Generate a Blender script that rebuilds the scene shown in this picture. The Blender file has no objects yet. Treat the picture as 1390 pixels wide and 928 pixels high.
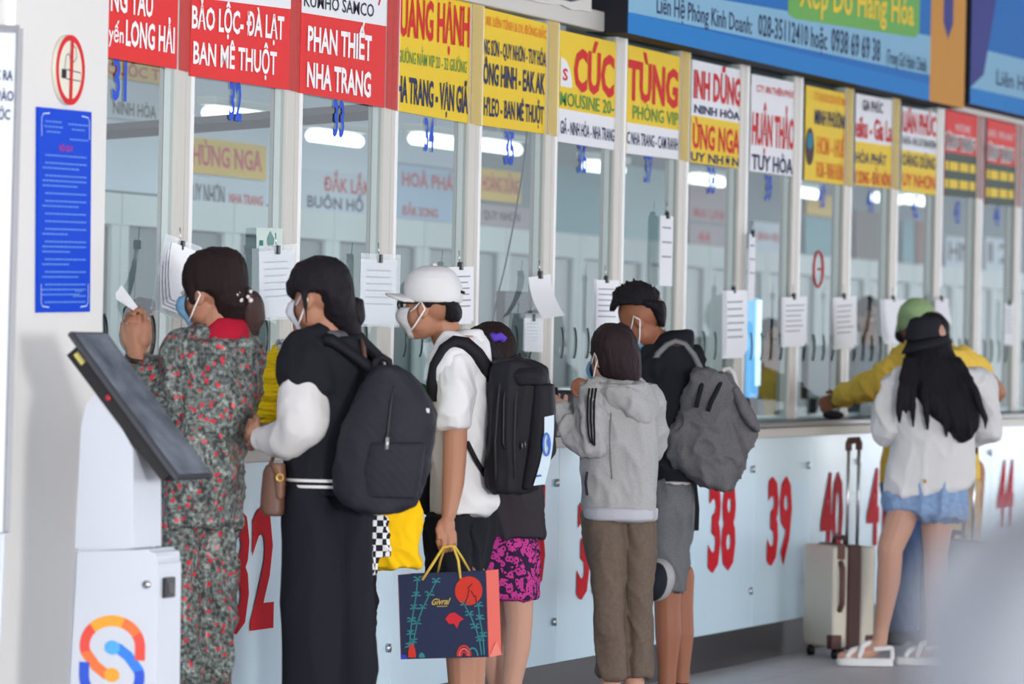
import bpy, bmesh, math, random
from mathutils import Vector, Matrix, noise
random.seed(7)
S = bpy.context.scene
COL = S.collection
V = Vector
# ------------------------------------------------------------------ camera
FPX = 6600.0                       # focal length in pixels of the 1390 px wide frame
HEAD, PITCH, ROLL = 0.32216, -0.00046, 0.02033
CAM = V((-14.46096, -5.96465, 1.41289))
SH, CH = math.sin(HEAD), math.cos(HEAD)
RT = V((SH, -CH, 0))
FW = V((CH*math.cos(PITCH), SH*math.cos(PITCH), math.sin(PITCH)))
UP0 = RT.cross(FW)
RC = RT*math.cos(ROLL)+UP0*math.sin(ROLL)          # the camera is rolled by about one degree
UPV = UP0*math.cos(ROLL)-RT*math.sin(ROLL)
FH = V((CH, SH, 0))
ZU = V((0, 0, 1))
cd = bpy.data.cameras.new('camera'); cam = bpy.data.objects.new('camera', cd); COL.objects.link(cam)
cd.sensor_width = 36; cd.lens = 36*FPX/1390; cd.clip_end = 300; cd.clip_start = .05
cam.matrix_world = Matrix(((RC.x, UPV.x, -FW.x, CAM.x), (RC.y, UPV.y, -FW.y, CAM.y), (RC.z, UPV.z, -FW.z, CAM.z), (0, 0, 0, 1)))
cd.dof.use_dof = True; cd.dof.focus_distance = 16.6; cd.dof.aperture_fstop = 4.2
S.camera = cam
# ------------------------------------------------------------------ world, entrance light, exposure
W = bpy.data.worlds.new('world'); S.world = W; W.use_nodes = True
W.node_tree.nodes['Background'].inputs[0].default_value = (0.93, 0.96, 1.0, 1)
W.node_tree.nodes['Background'].inputs[1].default_value = 3.75
# daylight from the hall's open entrance, far behind the camera on the left: falls off along the counter
sl = bpy.data.lights.new('entrance_daylight', 'AREA'); sun = bpy.data.objects.new('entrance_daylight', sl); COL.objects.link(sun)
sl.shape = 'RECTANGLE'; sl.size = 1.7; sl.size_y = 1.7; sl.energy = 1750; sl.color = (1, .97, .93)
sun.location = (-16.3, -13.2, 1.8)
sun.rotation_euler = (V((1.0, -.3, 1.25))-V((-16.3, -13.2, 1.8))).to_track_quat('-Z', 'Y').to_euler()
S.view_settings.view_transform = 'Standard'; S.view_settings.look = 'None'
S.view_settings.exposure = 0.06; S.view_settings.gamma = 1.0; S.view_settings.use_curve_mapping = False

def dep(px, py, d):                # the point seen at a pixel, d metres along the optical axis
    return CAM + (FW + RC*((px-695)/FPX) - UPV*((py-464)/FPX))*d
def aty(px, py, y):
    r = FW + RC*((px-695)/FPX) - UPV*((py-464)/FPX)
    return CAM + r*((y-CAM.y)/r.y)
def atx(px, py, x):
    r = FW + RC*((px-695)/FPX) - UPV*((py-464)/FPX)
    return CAM + r*((x-CAM.x)/r.x)
# ------------------------------------------------------------------ materials
def srgb(r, g, b):
    f = lambda c: (c/255/12.92) if c/255 <= .04045 else ((c/255+.055)/1.055)**2.4
    return (f(r), f(g), f(b), 1)
MC = {}
def mat(key, rgb, rough=.6, metal=0, bump=0, bscale=60, spec=None, var=0, emit=0, alpha=1, stretch=(1, 1, 1)):
    if key in MC: return MC[key]
    m = bpy.data.materials.new(key); m.use_nodes = True; nt = m.node_tree; b = nt.nodes['Principled BSDF']
    c = srgb(*rgb)
    if spec is None: spec = .12 if rough > .55 else .4
    b.inputs['Base Color'].default_value = c; b.inputs['Roughness'].default_value = rough
    b.inputs['Metallic'].default_value = metal; b.inputs['Specular IOR Level'].default_value = spec
    if alpha < 1: b.inputs['Alpha'].default_value = alpha
    if emit:
        b.inputs['Emission Color'].default_value = c; b.inputs['Emission Strength'].default_value = emit
    if bump or var:
        tc = nt.nodes.new('ShaderNodeTexCoord'); mp = nt.nodes.new('ShaderNodeMapping'); mp.inputs['Scale'].default_value = stretch
        nt.links.new(tc.outputs['Object'], mp.inputs[0])
        n = nt.nodes.new('ShaderNodeTexNoise'); n.inputs['Scale'].default_value = bscale; n.inputs['Detail'].default_value = 4
        nt.links.new(mp.outputs[0], n.inputs['Vector'])
        if bump:
            bp = nt.nodes.new('ShaderNodeBump'); bp.inputs['Strength'].default_value = bump; bp.inputs['Distance'].default_value = .01
            nt.links.new(n.outputs[0], bp.inputs['Height']); nt.links.new(bp.outputs[0], b.inputs['Normal'])
        if var:
            mx = nt.nodes.new('ShaderNodeMix'); mx.data_type = 'RGBA'
            mx.inputs[6].default_value = c; mx.inputs[7].default_value = tuple(min(1, x*(1-var)) for x in c[:3])+(1,)
            nt.links.new(n.outputs[0], mx.inputs[0]); nt.links.new(mx.outputs[2], b.inputs['Base Color'])
    MC[key] = m; return m
def nodes_of(key, rough=.6):
    m = bpy.data.materials.new(key); m.use_nodes = True; nt = m.node_tree; b = nt.nodes['Principled BSDF']
    b.inputs['Roughness'].default_value = rough; MC[key] = m
    b.inputs['Specular IOR Level'].default_value = .12 if rough > .55 else .35
    tc = nt.nodes.new('ShaderNodeTexCoord')
    return m, nt, b, tc.outputs['Object']
def ramp(nt, fac, stops, interp='CONSTANT'):
    r = nt.nodes.new('ShaderNodeValToRGB'); r.color_ramp.interpolation = interp
    e = r.color_ramp.elements
    while len(e) < len(stops): e.new(.5)
    for k, (p, c) in enumerate(stops): e[k].position = p; e[k].color = c
    nt.links.new(fac, r.inputs[0]); return r.outputs[0]
def mixc(nt, fac, a, b):
    mx = nt.nodes.new('ShaderNodeMix'); mx.data_type = 'RGBA'
    for sock, v in ((mx.inputs[0], fac), (mx.inputs[6], a), (mx.inputs[7], b)):
        if hasattr(v, 'is_output'): nt.links.new(v, sock)
        else: sock.default_value = v
    return mx.outputs[2]
def tex(nt, kind, co, scale, **kw):
    t = nt.nodes.new('ShaderNodeTex'+kind); t.inputs['Scale'].default_value = scale
    for k, v in kw.items(): setattr(t, k, v)
    nt.links.new(co, t.inputs['Vector']); return t
def bumped(nt, b, h, s=.3, d=.01):
    bp = nt.nodes.new('ShaderNodeBump'); bp.inputs['Strength'].default_value = s; bp.inputs['Distance'].default_value = d
    nt.links.new(h, bp.inputs['Height']); nt.links.new(bp.outputs[0], b.inputs['Normal'])
# floral satin
m, nt, b, co = nodes_of('floral satin', .36)
nd_ = tex(nt, 'Noise', co, 30); va = nt.nodes.new('ShaderNodeVectorMath'); va.operation = 'MULTIPLY_ADD'; nt.links.new(nd_.outputs['Color'], va.inputs[0]); va.inputs[1].default_value = (.03, .03, .03); nt.links.new(co, va.inputs[2])
vo = tex(nt, 'Voronoi', va.outputs[0], 37); n1 = tex(nt, 'Noise', co, 75); n1.inputs['Detail'].default_value = 3; n2 = tex(nt, 'Noise', co, 9)
base = ramp(nt, n1.outputs[0], [(0, srgb(70, 70, 71)), (.42, srgb(94, 98, 97)), (.5, srgb(112, 122, 118)), (.6, srgb(142, 154, 150))])
red = ramp(nt, vo.outputs['Distance'], [(0, (1, 1, 1, 1)), (.27, (0, 0, 0, 1))])
nt.links.new(mixc(nt, red, base, srgb(205, 58, 72)), b.inputs['Base Color'])
bumped(nt, b, n2.outputs[0], .7, .05)
# magenta flowered skirt
m, nt, b, co = nodes_of('magenta flower print', .8)
vo = tex(nt, 'Voronoi', co, 15); w1 = tex(nt, 'Voronoi', co, 60)
a1 = ramp(nt, vo.outputs['Distance'], [(0, (1, 1, 1, 1)), (.14, (0, 0, 0, 1)), (.24, (1, 1, 1, 1)), (.62, (0, 0, 0, 1))])
a2 = ramp(nt, w1.outputs['Distance'], [(0, (0, 0, 0, 1)), (.22, (1, 1, 1, 1)), (.62, (0, 0, 0, 1))])
ml = nt.nodes.new('ShaderNodeMath'); ml.operation = 'MULTIPLY'; nt.links.new(a1, ml.inputs[0]); nt.links.new(a2, ml.inputs[1])
nt.links.new(mixc(nt, ml.outputs[0], srgb(50, 32, 62), srgb(190, 60, 140)), b.inputs['Base Color'])
# checker cloth
m, nt, b, co = nodes_of('checkered cloth', .85)
ck = tex(nt, 'Checker', co, 52); ck.inputs[1].default_value = srgb(232, 232, 236); ck.inputs[2].default_value = srgb(38, 40, 52)
nt.links.new(ck.outputs[0], b.inputs['Base Color'])
# denim plaid
m, nt, b, co = nodes_of('pale denim', .9)
n1 = tex(nt, 'Noise', co, 45); wv = tex(nt, 'Wave', co, 14, bands_direction='Z')
nt.links.new(mixc(nt, n1.outputs[0], srgb(112, 140, 184), srgb(158, 182, 216)), b.inputs['Base Color']); bumped(nt, b, n1.outputs[0], .4)
# quilted black nylon
m, nt, b, co = nodes_of('quilted black nylon', .62)
mp = nt.nodes.new('ShaderNodeMapping'); mp.inputs['Rotation'].default_value = (0, .7, .4); nt.links.new(co, mp.inputs[0])
wv = tex(nt, 'Wave', mp.outputs[0], 17); b.inputs['Base Color'].default_value = srgb(41, 42, 50); bumped(nt, b, wv.outputs[0], .07, .01)
# knitted yellow
m, nt, b, co = nodes_of('mustard knit', .9)
wv = tex(nt, 'Wave', co, 22, bands_direction='Z'); wv.inputs['Distortion'].default_value = 3
b.inputs['Base Color'].default_value = srgb(226, 188, 26); bumped(nt, b, wv.outputs[0], .5, .012)
# heather greys
def heather(key, a, c, s=160):
    m, nt, b, co = nodes_of(key, .92)
    n1 = tex(nt, 'Noise', co, s); n2 = tex(nt, 'Noise', co, 12)
    nt.links.new(mixc(nt, n1.outputs[0], srgb(*a), srgb(*c)), b.inputs['Base Color']); bumped(nt, b, n2.outputs[0], .35, .02)
heather('grey heather jersey', (154, 154, 157), (182, 182, 184))
heather('grey heather canvas', (84, 83, 87), (116, 114, 118))
heather('grey shorts cotton', (92, 94, 98), (118, 120, 124))
heather('brown cotton', (94, 82, 73), (118, 104, 94), 60)
# polished floor tiles
m, nt, b, co = nodes_of('floor tiles', .42)
br = nt.nodes.new('ShaderNodeTexBrick'); br.offset = 0; br.inputs['Scale'].default_value = 1
for k, v in (('Color1', srgb(205, 203, 205)), ('Color2', srgb(210, 208, 210)), ('Mortar', srgb(118, 117, 120)), ('Mortar Size', .004), ('Brick Width', .6), ('Row Height', .6)): br.inputs[k].default_value = v
nt.links.new(co, br.inputs['Vector']); n1 = tex(nt, 'Noise', co, 30)
nt.links.new(mixc(nt, n1.outputs[0], br.outputs[0], srgb(196, 194, 198)), b.inputs['Base Color'])
# pane glass: clear, faintly green, mirror-like at grazing angles
m = bpy.data.materials.new('window glass'); m.use_nodes = True; nt = m.node_tree; nt.nodes.clear(); MC['window glass'] = m
o_ = nt.nodes.new('ShaderNodeOutputMaterial'); tr = nt.nodes.new('ShaderNodeBsdfTransparent'); tr.inputs[0].default_value = (.70, .80, .81, 1)
gl = nt.nodes.new('ShaderNodeBsdfGlossy'); gl.inputs['Roughness'].default_value = .02; gl.inputs[0].default_value = (.9, .95, 1, 1)
mx = nt.nodes.new('ShaderNodeMixShader'); mx.inputs[0].default_value = .05
nt.links.new(tr.outputs[0], mx.inputs[1]); nt.links.new(gl.outputs[0], mx.inputs[2]); nt.links.new(mx.outputs[0], o_.inputs[0])
# clear plastic sleeve
m = bpy.data.materials.new('clear plastic'); m.use_nodes = True; nt = m.node_tree; nt.nodes.clear(); MC['clear plastic'] = m
o_ = nt.nodes.new('ShaderNodeOutputMaterial'); tr = nt.nodes.new('ShaderNodeBsdfTransparent'); gl = nt.nodes.new('ShaderNodeBsdfPrincipled')
gl.inputs['Base Color'].default_value = srgb(225, 232, 240); gl.inputs['Roughness'].default_value = .2
mx = nt.nodes.new('ShaderNodeMixShader'); mx.inputs[0].default_value = .3
nt.links.new(tr.outputs[0], mx.inputs[1]); nt.links.new(gl.outputs[0], mx.inputs[2]); nt.links.new(mx.outputs[0], o_.inputs[0])
def tint(key, rgb, f):
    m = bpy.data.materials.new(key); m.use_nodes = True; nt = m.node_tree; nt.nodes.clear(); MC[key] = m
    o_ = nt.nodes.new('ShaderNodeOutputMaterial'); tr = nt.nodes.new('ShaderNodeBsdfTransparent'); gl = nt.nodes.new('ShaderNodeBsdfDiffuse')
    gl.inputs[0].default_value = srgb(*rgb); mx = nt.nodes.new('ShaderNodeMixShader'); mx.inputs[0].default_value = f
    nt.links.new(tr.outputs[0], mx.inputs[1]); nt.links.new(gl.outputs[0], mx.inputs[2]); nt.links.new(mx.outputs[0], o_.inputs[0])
tint('red film', (225, 80, 80), .5); tint('pale red film', (200, 130, 130), .3); tint('yellow film', (240, 214, 130), .42)

SKIN = mat('tan skin', (172, 122, 98), .55, bump=.05, bscale=200)
SKINL = mat('light skin', (192, 146, 126), .55, bump=.05, bscale=200)
SKIND = mat('brown skin', (148, 94, 70), .55, bump=.05, bscale=200)
HAIR = mat('black hair', (31, 29, 34), .6, bump=.5, bscale=40, stretch=(9, 9, 1))
HAIRB = mat('dark brown hair', (40, 29, 30), .6, bump=.5, bscale=40, stretch=(9, 9, 1))
WHITE = mat('white cotton', (222, 222, 225), .9, bump=.25, bscale=14)
IVORY = mat('ivory twill', (216, 215, 217), .9, bump=.25, bscale=14)
CREAM = mat('off white cotton', (210, 208, 209), .9, bump=.25, bscale=14)
BLACK = mat('black cotton', (33, 34, 40), .9, bump=.3, bscale=14)
NAVYB = mat('black trouser cloth', (32, 32, 41), .9, bump=.3, bscale=9)
BLACKN = mat('black nylon', (33, 33, 39), .6, bump=.25, bscale=25)
CHAR = mat('charcoal cloth', (54, 50, 56), .9, bump=.3, bscale=20)
YEL = mat('yellow cotton', (238, 200, 90), .9, bump=.35, bscale=14)
YELB = mat('golden yellow cloth', (246, 196, 22), .85, bump=.3, bscale=12)
PLASTIC = mat('black plastic', (30, 30, 35), .4)
STEEL = mat('steel', (190, 192, 196), .3, 1)
ALU = mat('brushed aluminium', (200, 196, 190), .5, .15, var=.12, bscale=3, stretch=(60, 60, 1))
ALUL = mat('pale aluminium', (226, 226, 228), .45, .1)
PAPER = mat('white paper', (238, 240, 246), .8)
INK = mat('grey ink', (150, 152, 165), .8)
MASKW = mat('white mask cloth', (214, 216, 224), .9, bump=.3, bscale=60, stretch=(1, 1, 4))
MASKB = mat('blue mask cloth', (128, 176, 212), .9, bump=.3, bscale=60, stretch=(1, 1, 4))
SOLE = mat('white rubber', (225, 225, 226), .7)
LEATHER = mat('brown leather', (96, 66, 54), .5, bump=.2, bscale=40)
GOLD = mat('gold metal', (212, 170, 90), .35, .8)
# ------------------------------------------------------------------ mesh builder
def frame_of(d):
    d = d.normalized(); a = V((0, 0, 1)) if abs(d.z) < .9 else V((1, 0, 0))
    x = d.cross(a).normalized(); return x, d.cross(x).normalized(), d
class G:
    def __init__(s): s.bm = bmesh.new()
    def rings(s, rings, close=True):
        bm = s.bm; vs = [[bm.verts.new(p) for p in r] for r in rings]; n = len(vs[0])
        for a, c in zip(vs, vs[1:]):
            for i in range(n):
                bm.faces.new((a[i], a[(i+1) % n], c[(i+1) % n], c[i]))
        if close:
            bm.faces.new(list(reversed(vs[0]))); bm.faces.new(vs[-1])
        return s
    def sil(s, D, rows, k=.62, t=None, n=26, p=2.3):
        """rings in level planes: each row (py, left px, right px, depth offset, half thickness)"""
        out = []
        for r in rows:
            py, xl, xr = r[:3]; dz = r[3] if len(r) > 3 else 0; d = D+dz
            hw = max((xr-xl)/2*d/FPX, .002); th = r[4] if len(r) > 4 else (t if t else hw*k)
            c = dep((xl+xr)/2, py, d); ring = []
            for i in range(n):
                a = 2*math.pi*i/n; ca, sa = math.cos(a), math.sin(a)
                ring.append(c + RT*(hw*math.copysign(abs(ca)**(2/p), ca)) + FH*(th*math.copysign(abs(sa)**(2/p), sa)))
            out.append(ring)
        if out[0][0].z < out[-1][0].z: pass
        return s.rings(out)
    def ell(s, c, axes, sub=2):
        r = bmesh.ops.create_icosphere(s.bm, subdivisions=sub, radius=1)
        M = Matrix((axes[0], axes[1], axes[2])).transposed()
        for v in r['verts']: v.co = c + M @ v.co
        return s
    def ball(s, c, r, sub=2): return s.ell(c, (V((r, 0, 0)), V((0, r, 0)), V((0, 0, r))), sub)
    def blob(s, px, py, D, rx, ry, t, dz=0, rot=0, sub=2):
        """ellipsoid: radii rx, ry in pixels, half thickness t in metres, rot in degrees on the picture plane"""
        d = D+dz; a = math.radians(rot); u = RT*math.cos(a)+ZU*math.sin(a); w = -RT*math.sin(a)+ZU*math.cos(a)
        return s.ell(dep(px, py, d), (u*(rx*d/FPX), FH*t, w*(ry*d/FPX)), sub)
    def seg(s, a, b, ra, rb, n=14):
        if (b-a).length < 1e-5: return s
        x, y, _ = frame_of(b-a)
        rings = [[p + (x*math.cos(2*math.pi*i/n)+y*math.sin(2*math.pi*i/n))*r for i in range(n)] for p, r in ((a, ra), (b, rb))]
        return s.rings(rings)
    def chain(s, pts, balls=True, n=14):
        for (a, ra), (b, rb) in zip(pts, pts[1:]): s.seg(a, b, ra, rb, n)
        if balls:
            for p, r in pts: s.ball(p, r, 2 if r > .02 else 1)
        return s
    def limb(s, D, pts):               # (px, py, depth offset, radius in metres)
        return s.chain([(dep(p[0], p[1], D+p[2]), p[3]) for p in pts])
    def tube(s, pts, r, n=8):          # one smooth swept tube
        rings = []
        for i, p in enumerate(pts):
            d = (pts[min(i+1, len(pts)-1)]-pts[max(i-1, 0)]); x, y, _ = frame_of(d)
            rings.append([p+(x*math.cos(2*math.pi*j/n)+y*math.sin(2*math.pi*j/n))*r for j in range(n)])
        for k in range(1, len(rings)):     # keep rings aligned
            best = min(range(n), key=lambda sft: sum((rings[k][(j+sft) % n]-rings[k-1][j]).length for j in range(n)))
            rings[k] = rings[k][best:]+rings[k][:best]
        return s.rings(rings)
    def ptube(s, D, pts, r, n=8): return s.tube([dep(p[0], p[1], D+(p[2] if len(p) > 2 else 0)) for p in pts], r, n)
    def box(s, a, b, bev=0):
        r = bmesh.ops.create_cube(s.bm, size=1)
        for v in r['verts']:
            v.co = V(((a[0]+b[0])/2+v.co.x*(b[0]-a[0]), (a[1]+b[1])/2+v.co.y*(b[1]-a[1]), (a[2]+b[2])/2+v.co.z*(b[2]-a[2])))
        if bev:
            es = list({e for v in r['verts'] for e in v.link_edges})
            bmesh.ops.bevel(s.bm, geom=es, offset=bev, segments=2, affect='EDGES', profile=.6)
        return s
    def hexa(s, front, back, bev=0):       # two matching loops of points
        bm = s.bm; n = len(front); f = [bm.verts.new(p) for p in front]; k = [bm.verts.new(p) for p in back]
        fs = [bm.faces.new(f), bm.faces.new(list(reversed(k)))]
        for i in range(n): fs.append(bm.faces.new((f[(i+1) % n], f[i], k[i], k[(i+1) % n])))
        if bev:
            es = list({e for v in f+k for e in v.link_edges})
            bmesh.ops.bevel(bm, geom=es, offset=bev, segments=3, affect='EDGES', profile=.6)
        return s
    def slab(s, pts, off): return s.hexa(pts, [p+off for p in pts])
    def arm_fingers(s, D, fingers, r=.0085):
        for f in fingers:
            k = len(f); s.limb(D, [(p[0], p[1], p[2] if len(p) > 2 else 0, r*(1-.28*i/k)) for i, p in enumerate(f)])
        return s
def finish(g, voxel=0, smooth=0, disp=0, dscale=9, dst=(1, 1, 1), seed=0):
    bm = g.bm; bmesh.ops.recalc_face_normals(bm, faces=bm.faces)
    me = bpy.data.meshes.new('m'); bm.to_mesh(me); bm.free()
    if voxel:
        o = bpy.data.objects.new('t', me); COL.objects.link(o)
        md = o.modifiers.new('r', 'REMESH'); md.mode = 'VOXEL'; md.voxel_size = voxel
        if smooth:
            sm = o.modifiers.new('s', 'SMOOTH'); sm.iterations = smooth; sm.factor = .5
        dg = bpy.context.evaluated_depsgraph_get(); me2 = bpy.data.meshes.new_from_object(o.evaluated_get(dg))
        bpy.data.objects.remove(o); bpy.data.meshes.remove(me); me = me2
        if disp:
            off = V((seed*3.1, seed*1.7, seed*.9))
            nn = [v.normal.copy() for v in me.vertices]
            for v, nv in zip(me.vertices, nn):
                q = V((v.co.x*dst[0], v.co.y*dst[1], v.co.z*dst[2]))*dscale+off
                q += V((noise.noise(q*.6), noise.noise(q*.6+V((5, 1, 2))), 0))*.7
                q.z += .35*(q.x-q.y)                      # creases run aslant
                r1 = max(0, 1-2.2*abs(noise.noise(q))); r2 = max(0, 1-2.2*abs(noise.noise(q*2.1+V((3, 7, 1)))))
                v.co += nv*disp*(1.5*r1*r1-.35+.6*r2*r2-.12)
    return me
def obj(name, me, material, parent=None, flat=False, base=None):
    me.materials.clear(); me.materials.append(material)
    if not flat:
        me.polygons.foreach_set('use_smooth', [True]*len(me.polygons))
    o = bpy.data.objects.new(name, me); COL.objects.link(o)
    if parent is not None:
        o.parent = parent; me.transform(Matrix.Translation(-WORLD[parent.name])); WORLD[o.name] = WORLD[parent.name]
    else:
        if base is None:
            cs = [v.co for v in me.vertices]; n = max(1, len(cs))
            base = V((sum(c.x for c in cs)/n, sum(c.y for c in cs)/n, min(c.z for c in cs)))
        me.transform(Matrix.Translation(-base)); o.location = base; WORLD[o.name] = base.copy()
    return o
WORLD = {}
def build(name, g, material, parent=None, flat=False, base=None, **kw): return obj(name, finish(g, **kw), material, parent, flat, base)
def empty(name, loc):
    o = bpy.data.objects.new(name, None); COL.objects.link(o); o.location = loc; o.empty_display_size = .1; WORLD[o.name] = V(loc); return o
def tag(o, label, cat, group=None):
    o['label'] = label; o['category'] = cat
    if group: o['group'] = group
    return o
def struct(o): o['kind'] = 'structure'; return o
def part_label(o, label): o['label'] = label; return o
# lettering: text mapped on a quad (bottom-left, bottom-right, top-right, top-left)
TC = {}
SERIF = {'UANG HẠNH', 'CÚC', 'TÙNG', 'NINH HÒA', 'ÙNG NGA', 'UY NHƠN', 'HUẬN THẢO', 'TUY HÒA', 'HÙNG NGA', 'HOÀ PHÁT', 'ĐẮK SONG', 'CTY AN THIÊN PHÚC', 'OÀNG DŨNG', 'HÒA PHÁT', 'HOÀNG DŨNG', 'QUỐC TÚ'}
def text_geo(s, bold):
    key = (s, bold)
    if key not in TC:
        cu = bpy.data.curves.new('t', 'FONT'); cu.body = s; cu.resolution_u = 2; cu.offset = bold; cu.size = 1
        o = bpy.data.objects.new('t', cu); COL.objects.link(o)
        dg = bpy.context.evaluated_depsgraph_get(); me = bpy.data.meshes.new_from_object(o.evaluated_get(dg))
        TC[key] = ([v.co.copy() for v in me.vertices], [list(p.vertices) for p in me.polygons])
        bpy.data.objects.remove(o); bpy.data.meshes.remove(me)
    return TC[key]
CAPH = max(v.y for v in text_geo('H', 0)[0])
def bil(q, u, v): return (q[0]*(1-u)+q[1]*u)*(1-v)+(q[3]*(1-u)+q[2]*u)*v
def serifed(vs, fs):
    vs = list(vs); fs = list(fs)
    for y0, sg in ((0, 1), (CAPH, -1)):
        xs = sorted(v.x for v in vs if abs(v.y-y0) < .03); grp = []
        for x in xs:
            if grp and x-grp[-1][1] < .11: grp[-1][1] = x
            else: grp.append([x, x])
        for a, b_ in grp:
            if .05 < b_-a < .24:
                k = len(vs); e = .075; vs += [V((a-e, y0, 0)), V((b_+e, y0, 0)), V((b_+e, y0+sg*.055, 0)), V((a-e, y0+sg*.055, 0))]
                fs.append([k, k+1, k+2, k+3] if sg > 0 else [k+3, k+2, k+1, k])
    return vs, fs
def lettering(parent, q, s, material, u0, u1, v0, v1, lift=.002, bold=.012, name='lettering', slant=0):
    vs, fs = text_geo(s, bold)
    if s in SERIF: vs, fs = serifed(vs, fs)
    x0 = min(v.x for v in vs); x1 = max(v.x for v in vs)
    n = (q[1]-q[0]).cross(q[3]-q[0]).normalized()
    me = bpy.data.meshes.new('l'); P = []
    for v in vs:
        y = v.y/CAPH; u = u0+(u1-u0)*(v.x-x0)/(x1-x0)+slant*y
        P.append(bil(q, u, v0+(v1-v0)*y)+n*lift)
    me.from_pydata([p[:] for p in P], [], fs); me.update()
    return obj(name, me, material, parent, flat=True)
def panel(parent, q, material, u0, u1, v0, v1, lift, name, thick=.001):
    n = (q[1]-q[0]).cross(q[3]-q[0]).normalized(); g = G()
    pts = [bil(q, u0, v0)+n*lift, bil(q, u1, v0)+n*lift, bil(q, u1, v1)+n*lift, bil(q, u0, v1)+n*lift]
    g.slab(pts, -n*thick); return build(name, g, material, parent, flat=True)
def poly_on(parent, q, uv, material, lift, name, thick=.0008):
    n = (q[1]-q[0]).cross(q[3]-q[0]).normalized(); g = G()
    pts = [bil(q, u, v)+n*lift for u, v in uv]; g.slab(pts, -n*thick); return build(name, g, material, parent, flat=True)
def ribbon_on(parent, q, path, w, material, lift, name, joinlist=None):
    """flat stroke of width w (in v units of the quad height) along a path of (u,v)"""
    n = (q[1]-q[0]).cross(q[3]-q[0]).normalized(); g = joinlist or G(); pts = [bil(q, u, v)+n*lift for u, v in path]; hw = w*(q[3]-q[0]).length/2
    L = []; Rr = []
    for i, p in enumerate(pts):
        d = (pts[min(i+1, len(pts)-1)]-pts[max(i-1, 0)]).normalized(); sd = n.cross(d)*hw; L.append(p+sd); Rr.append(p-sd)
    vs = [(g.bm.verts.new(a), g.bm.verts.new(c)) for a, c in zip(L, Rr)]
    for (a, c), (d, e) in zip(vs, vs[1:]): g.bm.faces.new((a, c, e, d))
    if joinlist is None: return build(name, g, material, parent, flat=True)
#SPLIT-STRUCT
# ------------------------------------------------------------------ room shell
def sbox(name, a, b, material, parent=None, bev=0):
    o = build(name, G().box(a, b, bev), material, parent, flat=True)
    if parent is None: struct(o)
    return o
PILX = aty(143.5, 220, -.3).x
WALLW = mat('white plaster', (222, 221, 220), .85, bump=.03, bscale=20)
WALLG = mat('grey plaster', (150, 152, 158), .9)
sbox('floor', (-30, -24, -.1), (40, 5, 0), MC['floor tiles'])
sbox('ceiling', (-30, -24, 5.2), (40, 5, 5.3), mat('ceiling paint', (190, 190, 192), .9))
sbox('wall_left', (-4.2, -.3, 0), (PILX, .35, 5.2), WALLW)
sbox('wall_upper', (-1.278, .06, 2.76), (30, .2, 5.2), mat('blue grey cladding', (122, 132, 148), .7))
sbox('wall_back', (-1.3, 3.3, 0), (30, 3.4, 5.2), WALLG)
sbox('ceiling_inner', (-1.278, .2, 3.0), (30, 3.3, 3.06), mat('inner ceiling', (170, 172, 174), .9))
sbox('wall_front', (-1.278, -.12, .0), (30, .0, 1.0), mat('counter carcass', (120, 130, 138), .8))
sbox('baseboard_front', (-1.278, -.145, 0), (30, -.12, .155), mat('dark granite skirting', (46, 44, 50), .4, var=.4, bscale=30))
sbox('trim_1', (-1.278, -.03, 2.673), (30, .06, 2.755), ALU, bev=.008)
# ------------------------------------------------------------------ counter
ct = empty('service_counter', V((5, -.15, 0)))
tag(ct, 'long grey counter shelf running under all the ticket windows', 'counter')
build('worktop', G().box((-1.27, -.23, 1.045), (22, .3, 1.068), .004), mat('dark grey stone', (92, 92, 98), .35, var=.2, bscale=20), ct, flat=True)
build('fascia', G().box((-1.27, -.215, 1.0), (22, -.15, 1.043), .004), ALU, ct, flat=True)
# ------------------------------------------------------------------ ticket windows
ML = [236.9, 386.6, 518.7, 634.5, 738.7, 832.6, 919.9, 1001.7, 1075.3, 1145.1, 1209, 1269.9, 1324.8, 1378, 1429, 1477, 1522]
MX = [aty(x, 320, -.012).x for x in ML]
MX = [MX[0]-.954]+MX
FR0 = mat('grey frame paint', (150, 146, 142), .6)
BLUEN = mat('blue sticker', (40, 84, 205), .6)
TEALE = mat('cut glass edge', (38, 58, 60), .3)
NUMY = {31: (162, 107, 55, 19), 32: (319, 137, 50, 17), 33: (459, 161, 46, 15.5), 34: (582, 183, 42, 13), 35: (691, 201, 42, 12.5), 36: (790, 215, 39, 12), 37: (880, 229, 37, 10.5), 38: (965, 245, 35, 10.5), 39: (1043, 255, 34, 9.5), 40: (1115, 266, 32, 9.5), 41: (1181, 272, 31, 8), 42: (1242, 280, 30, 8), 43: (1299, 288, 30, 7.5), 44: (1353, 293, 29, 7)}
WIN = {}
def pane_quad(x0, x1):
    g = G(); g.bm.faces.new([g.bm.verts.new(p) for p in ((x0, .0006, 1.068), (x1, .0006, 1.068), (x1, .0006, 2.676), (x0, .0006, 2.676))]); return g
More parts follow.
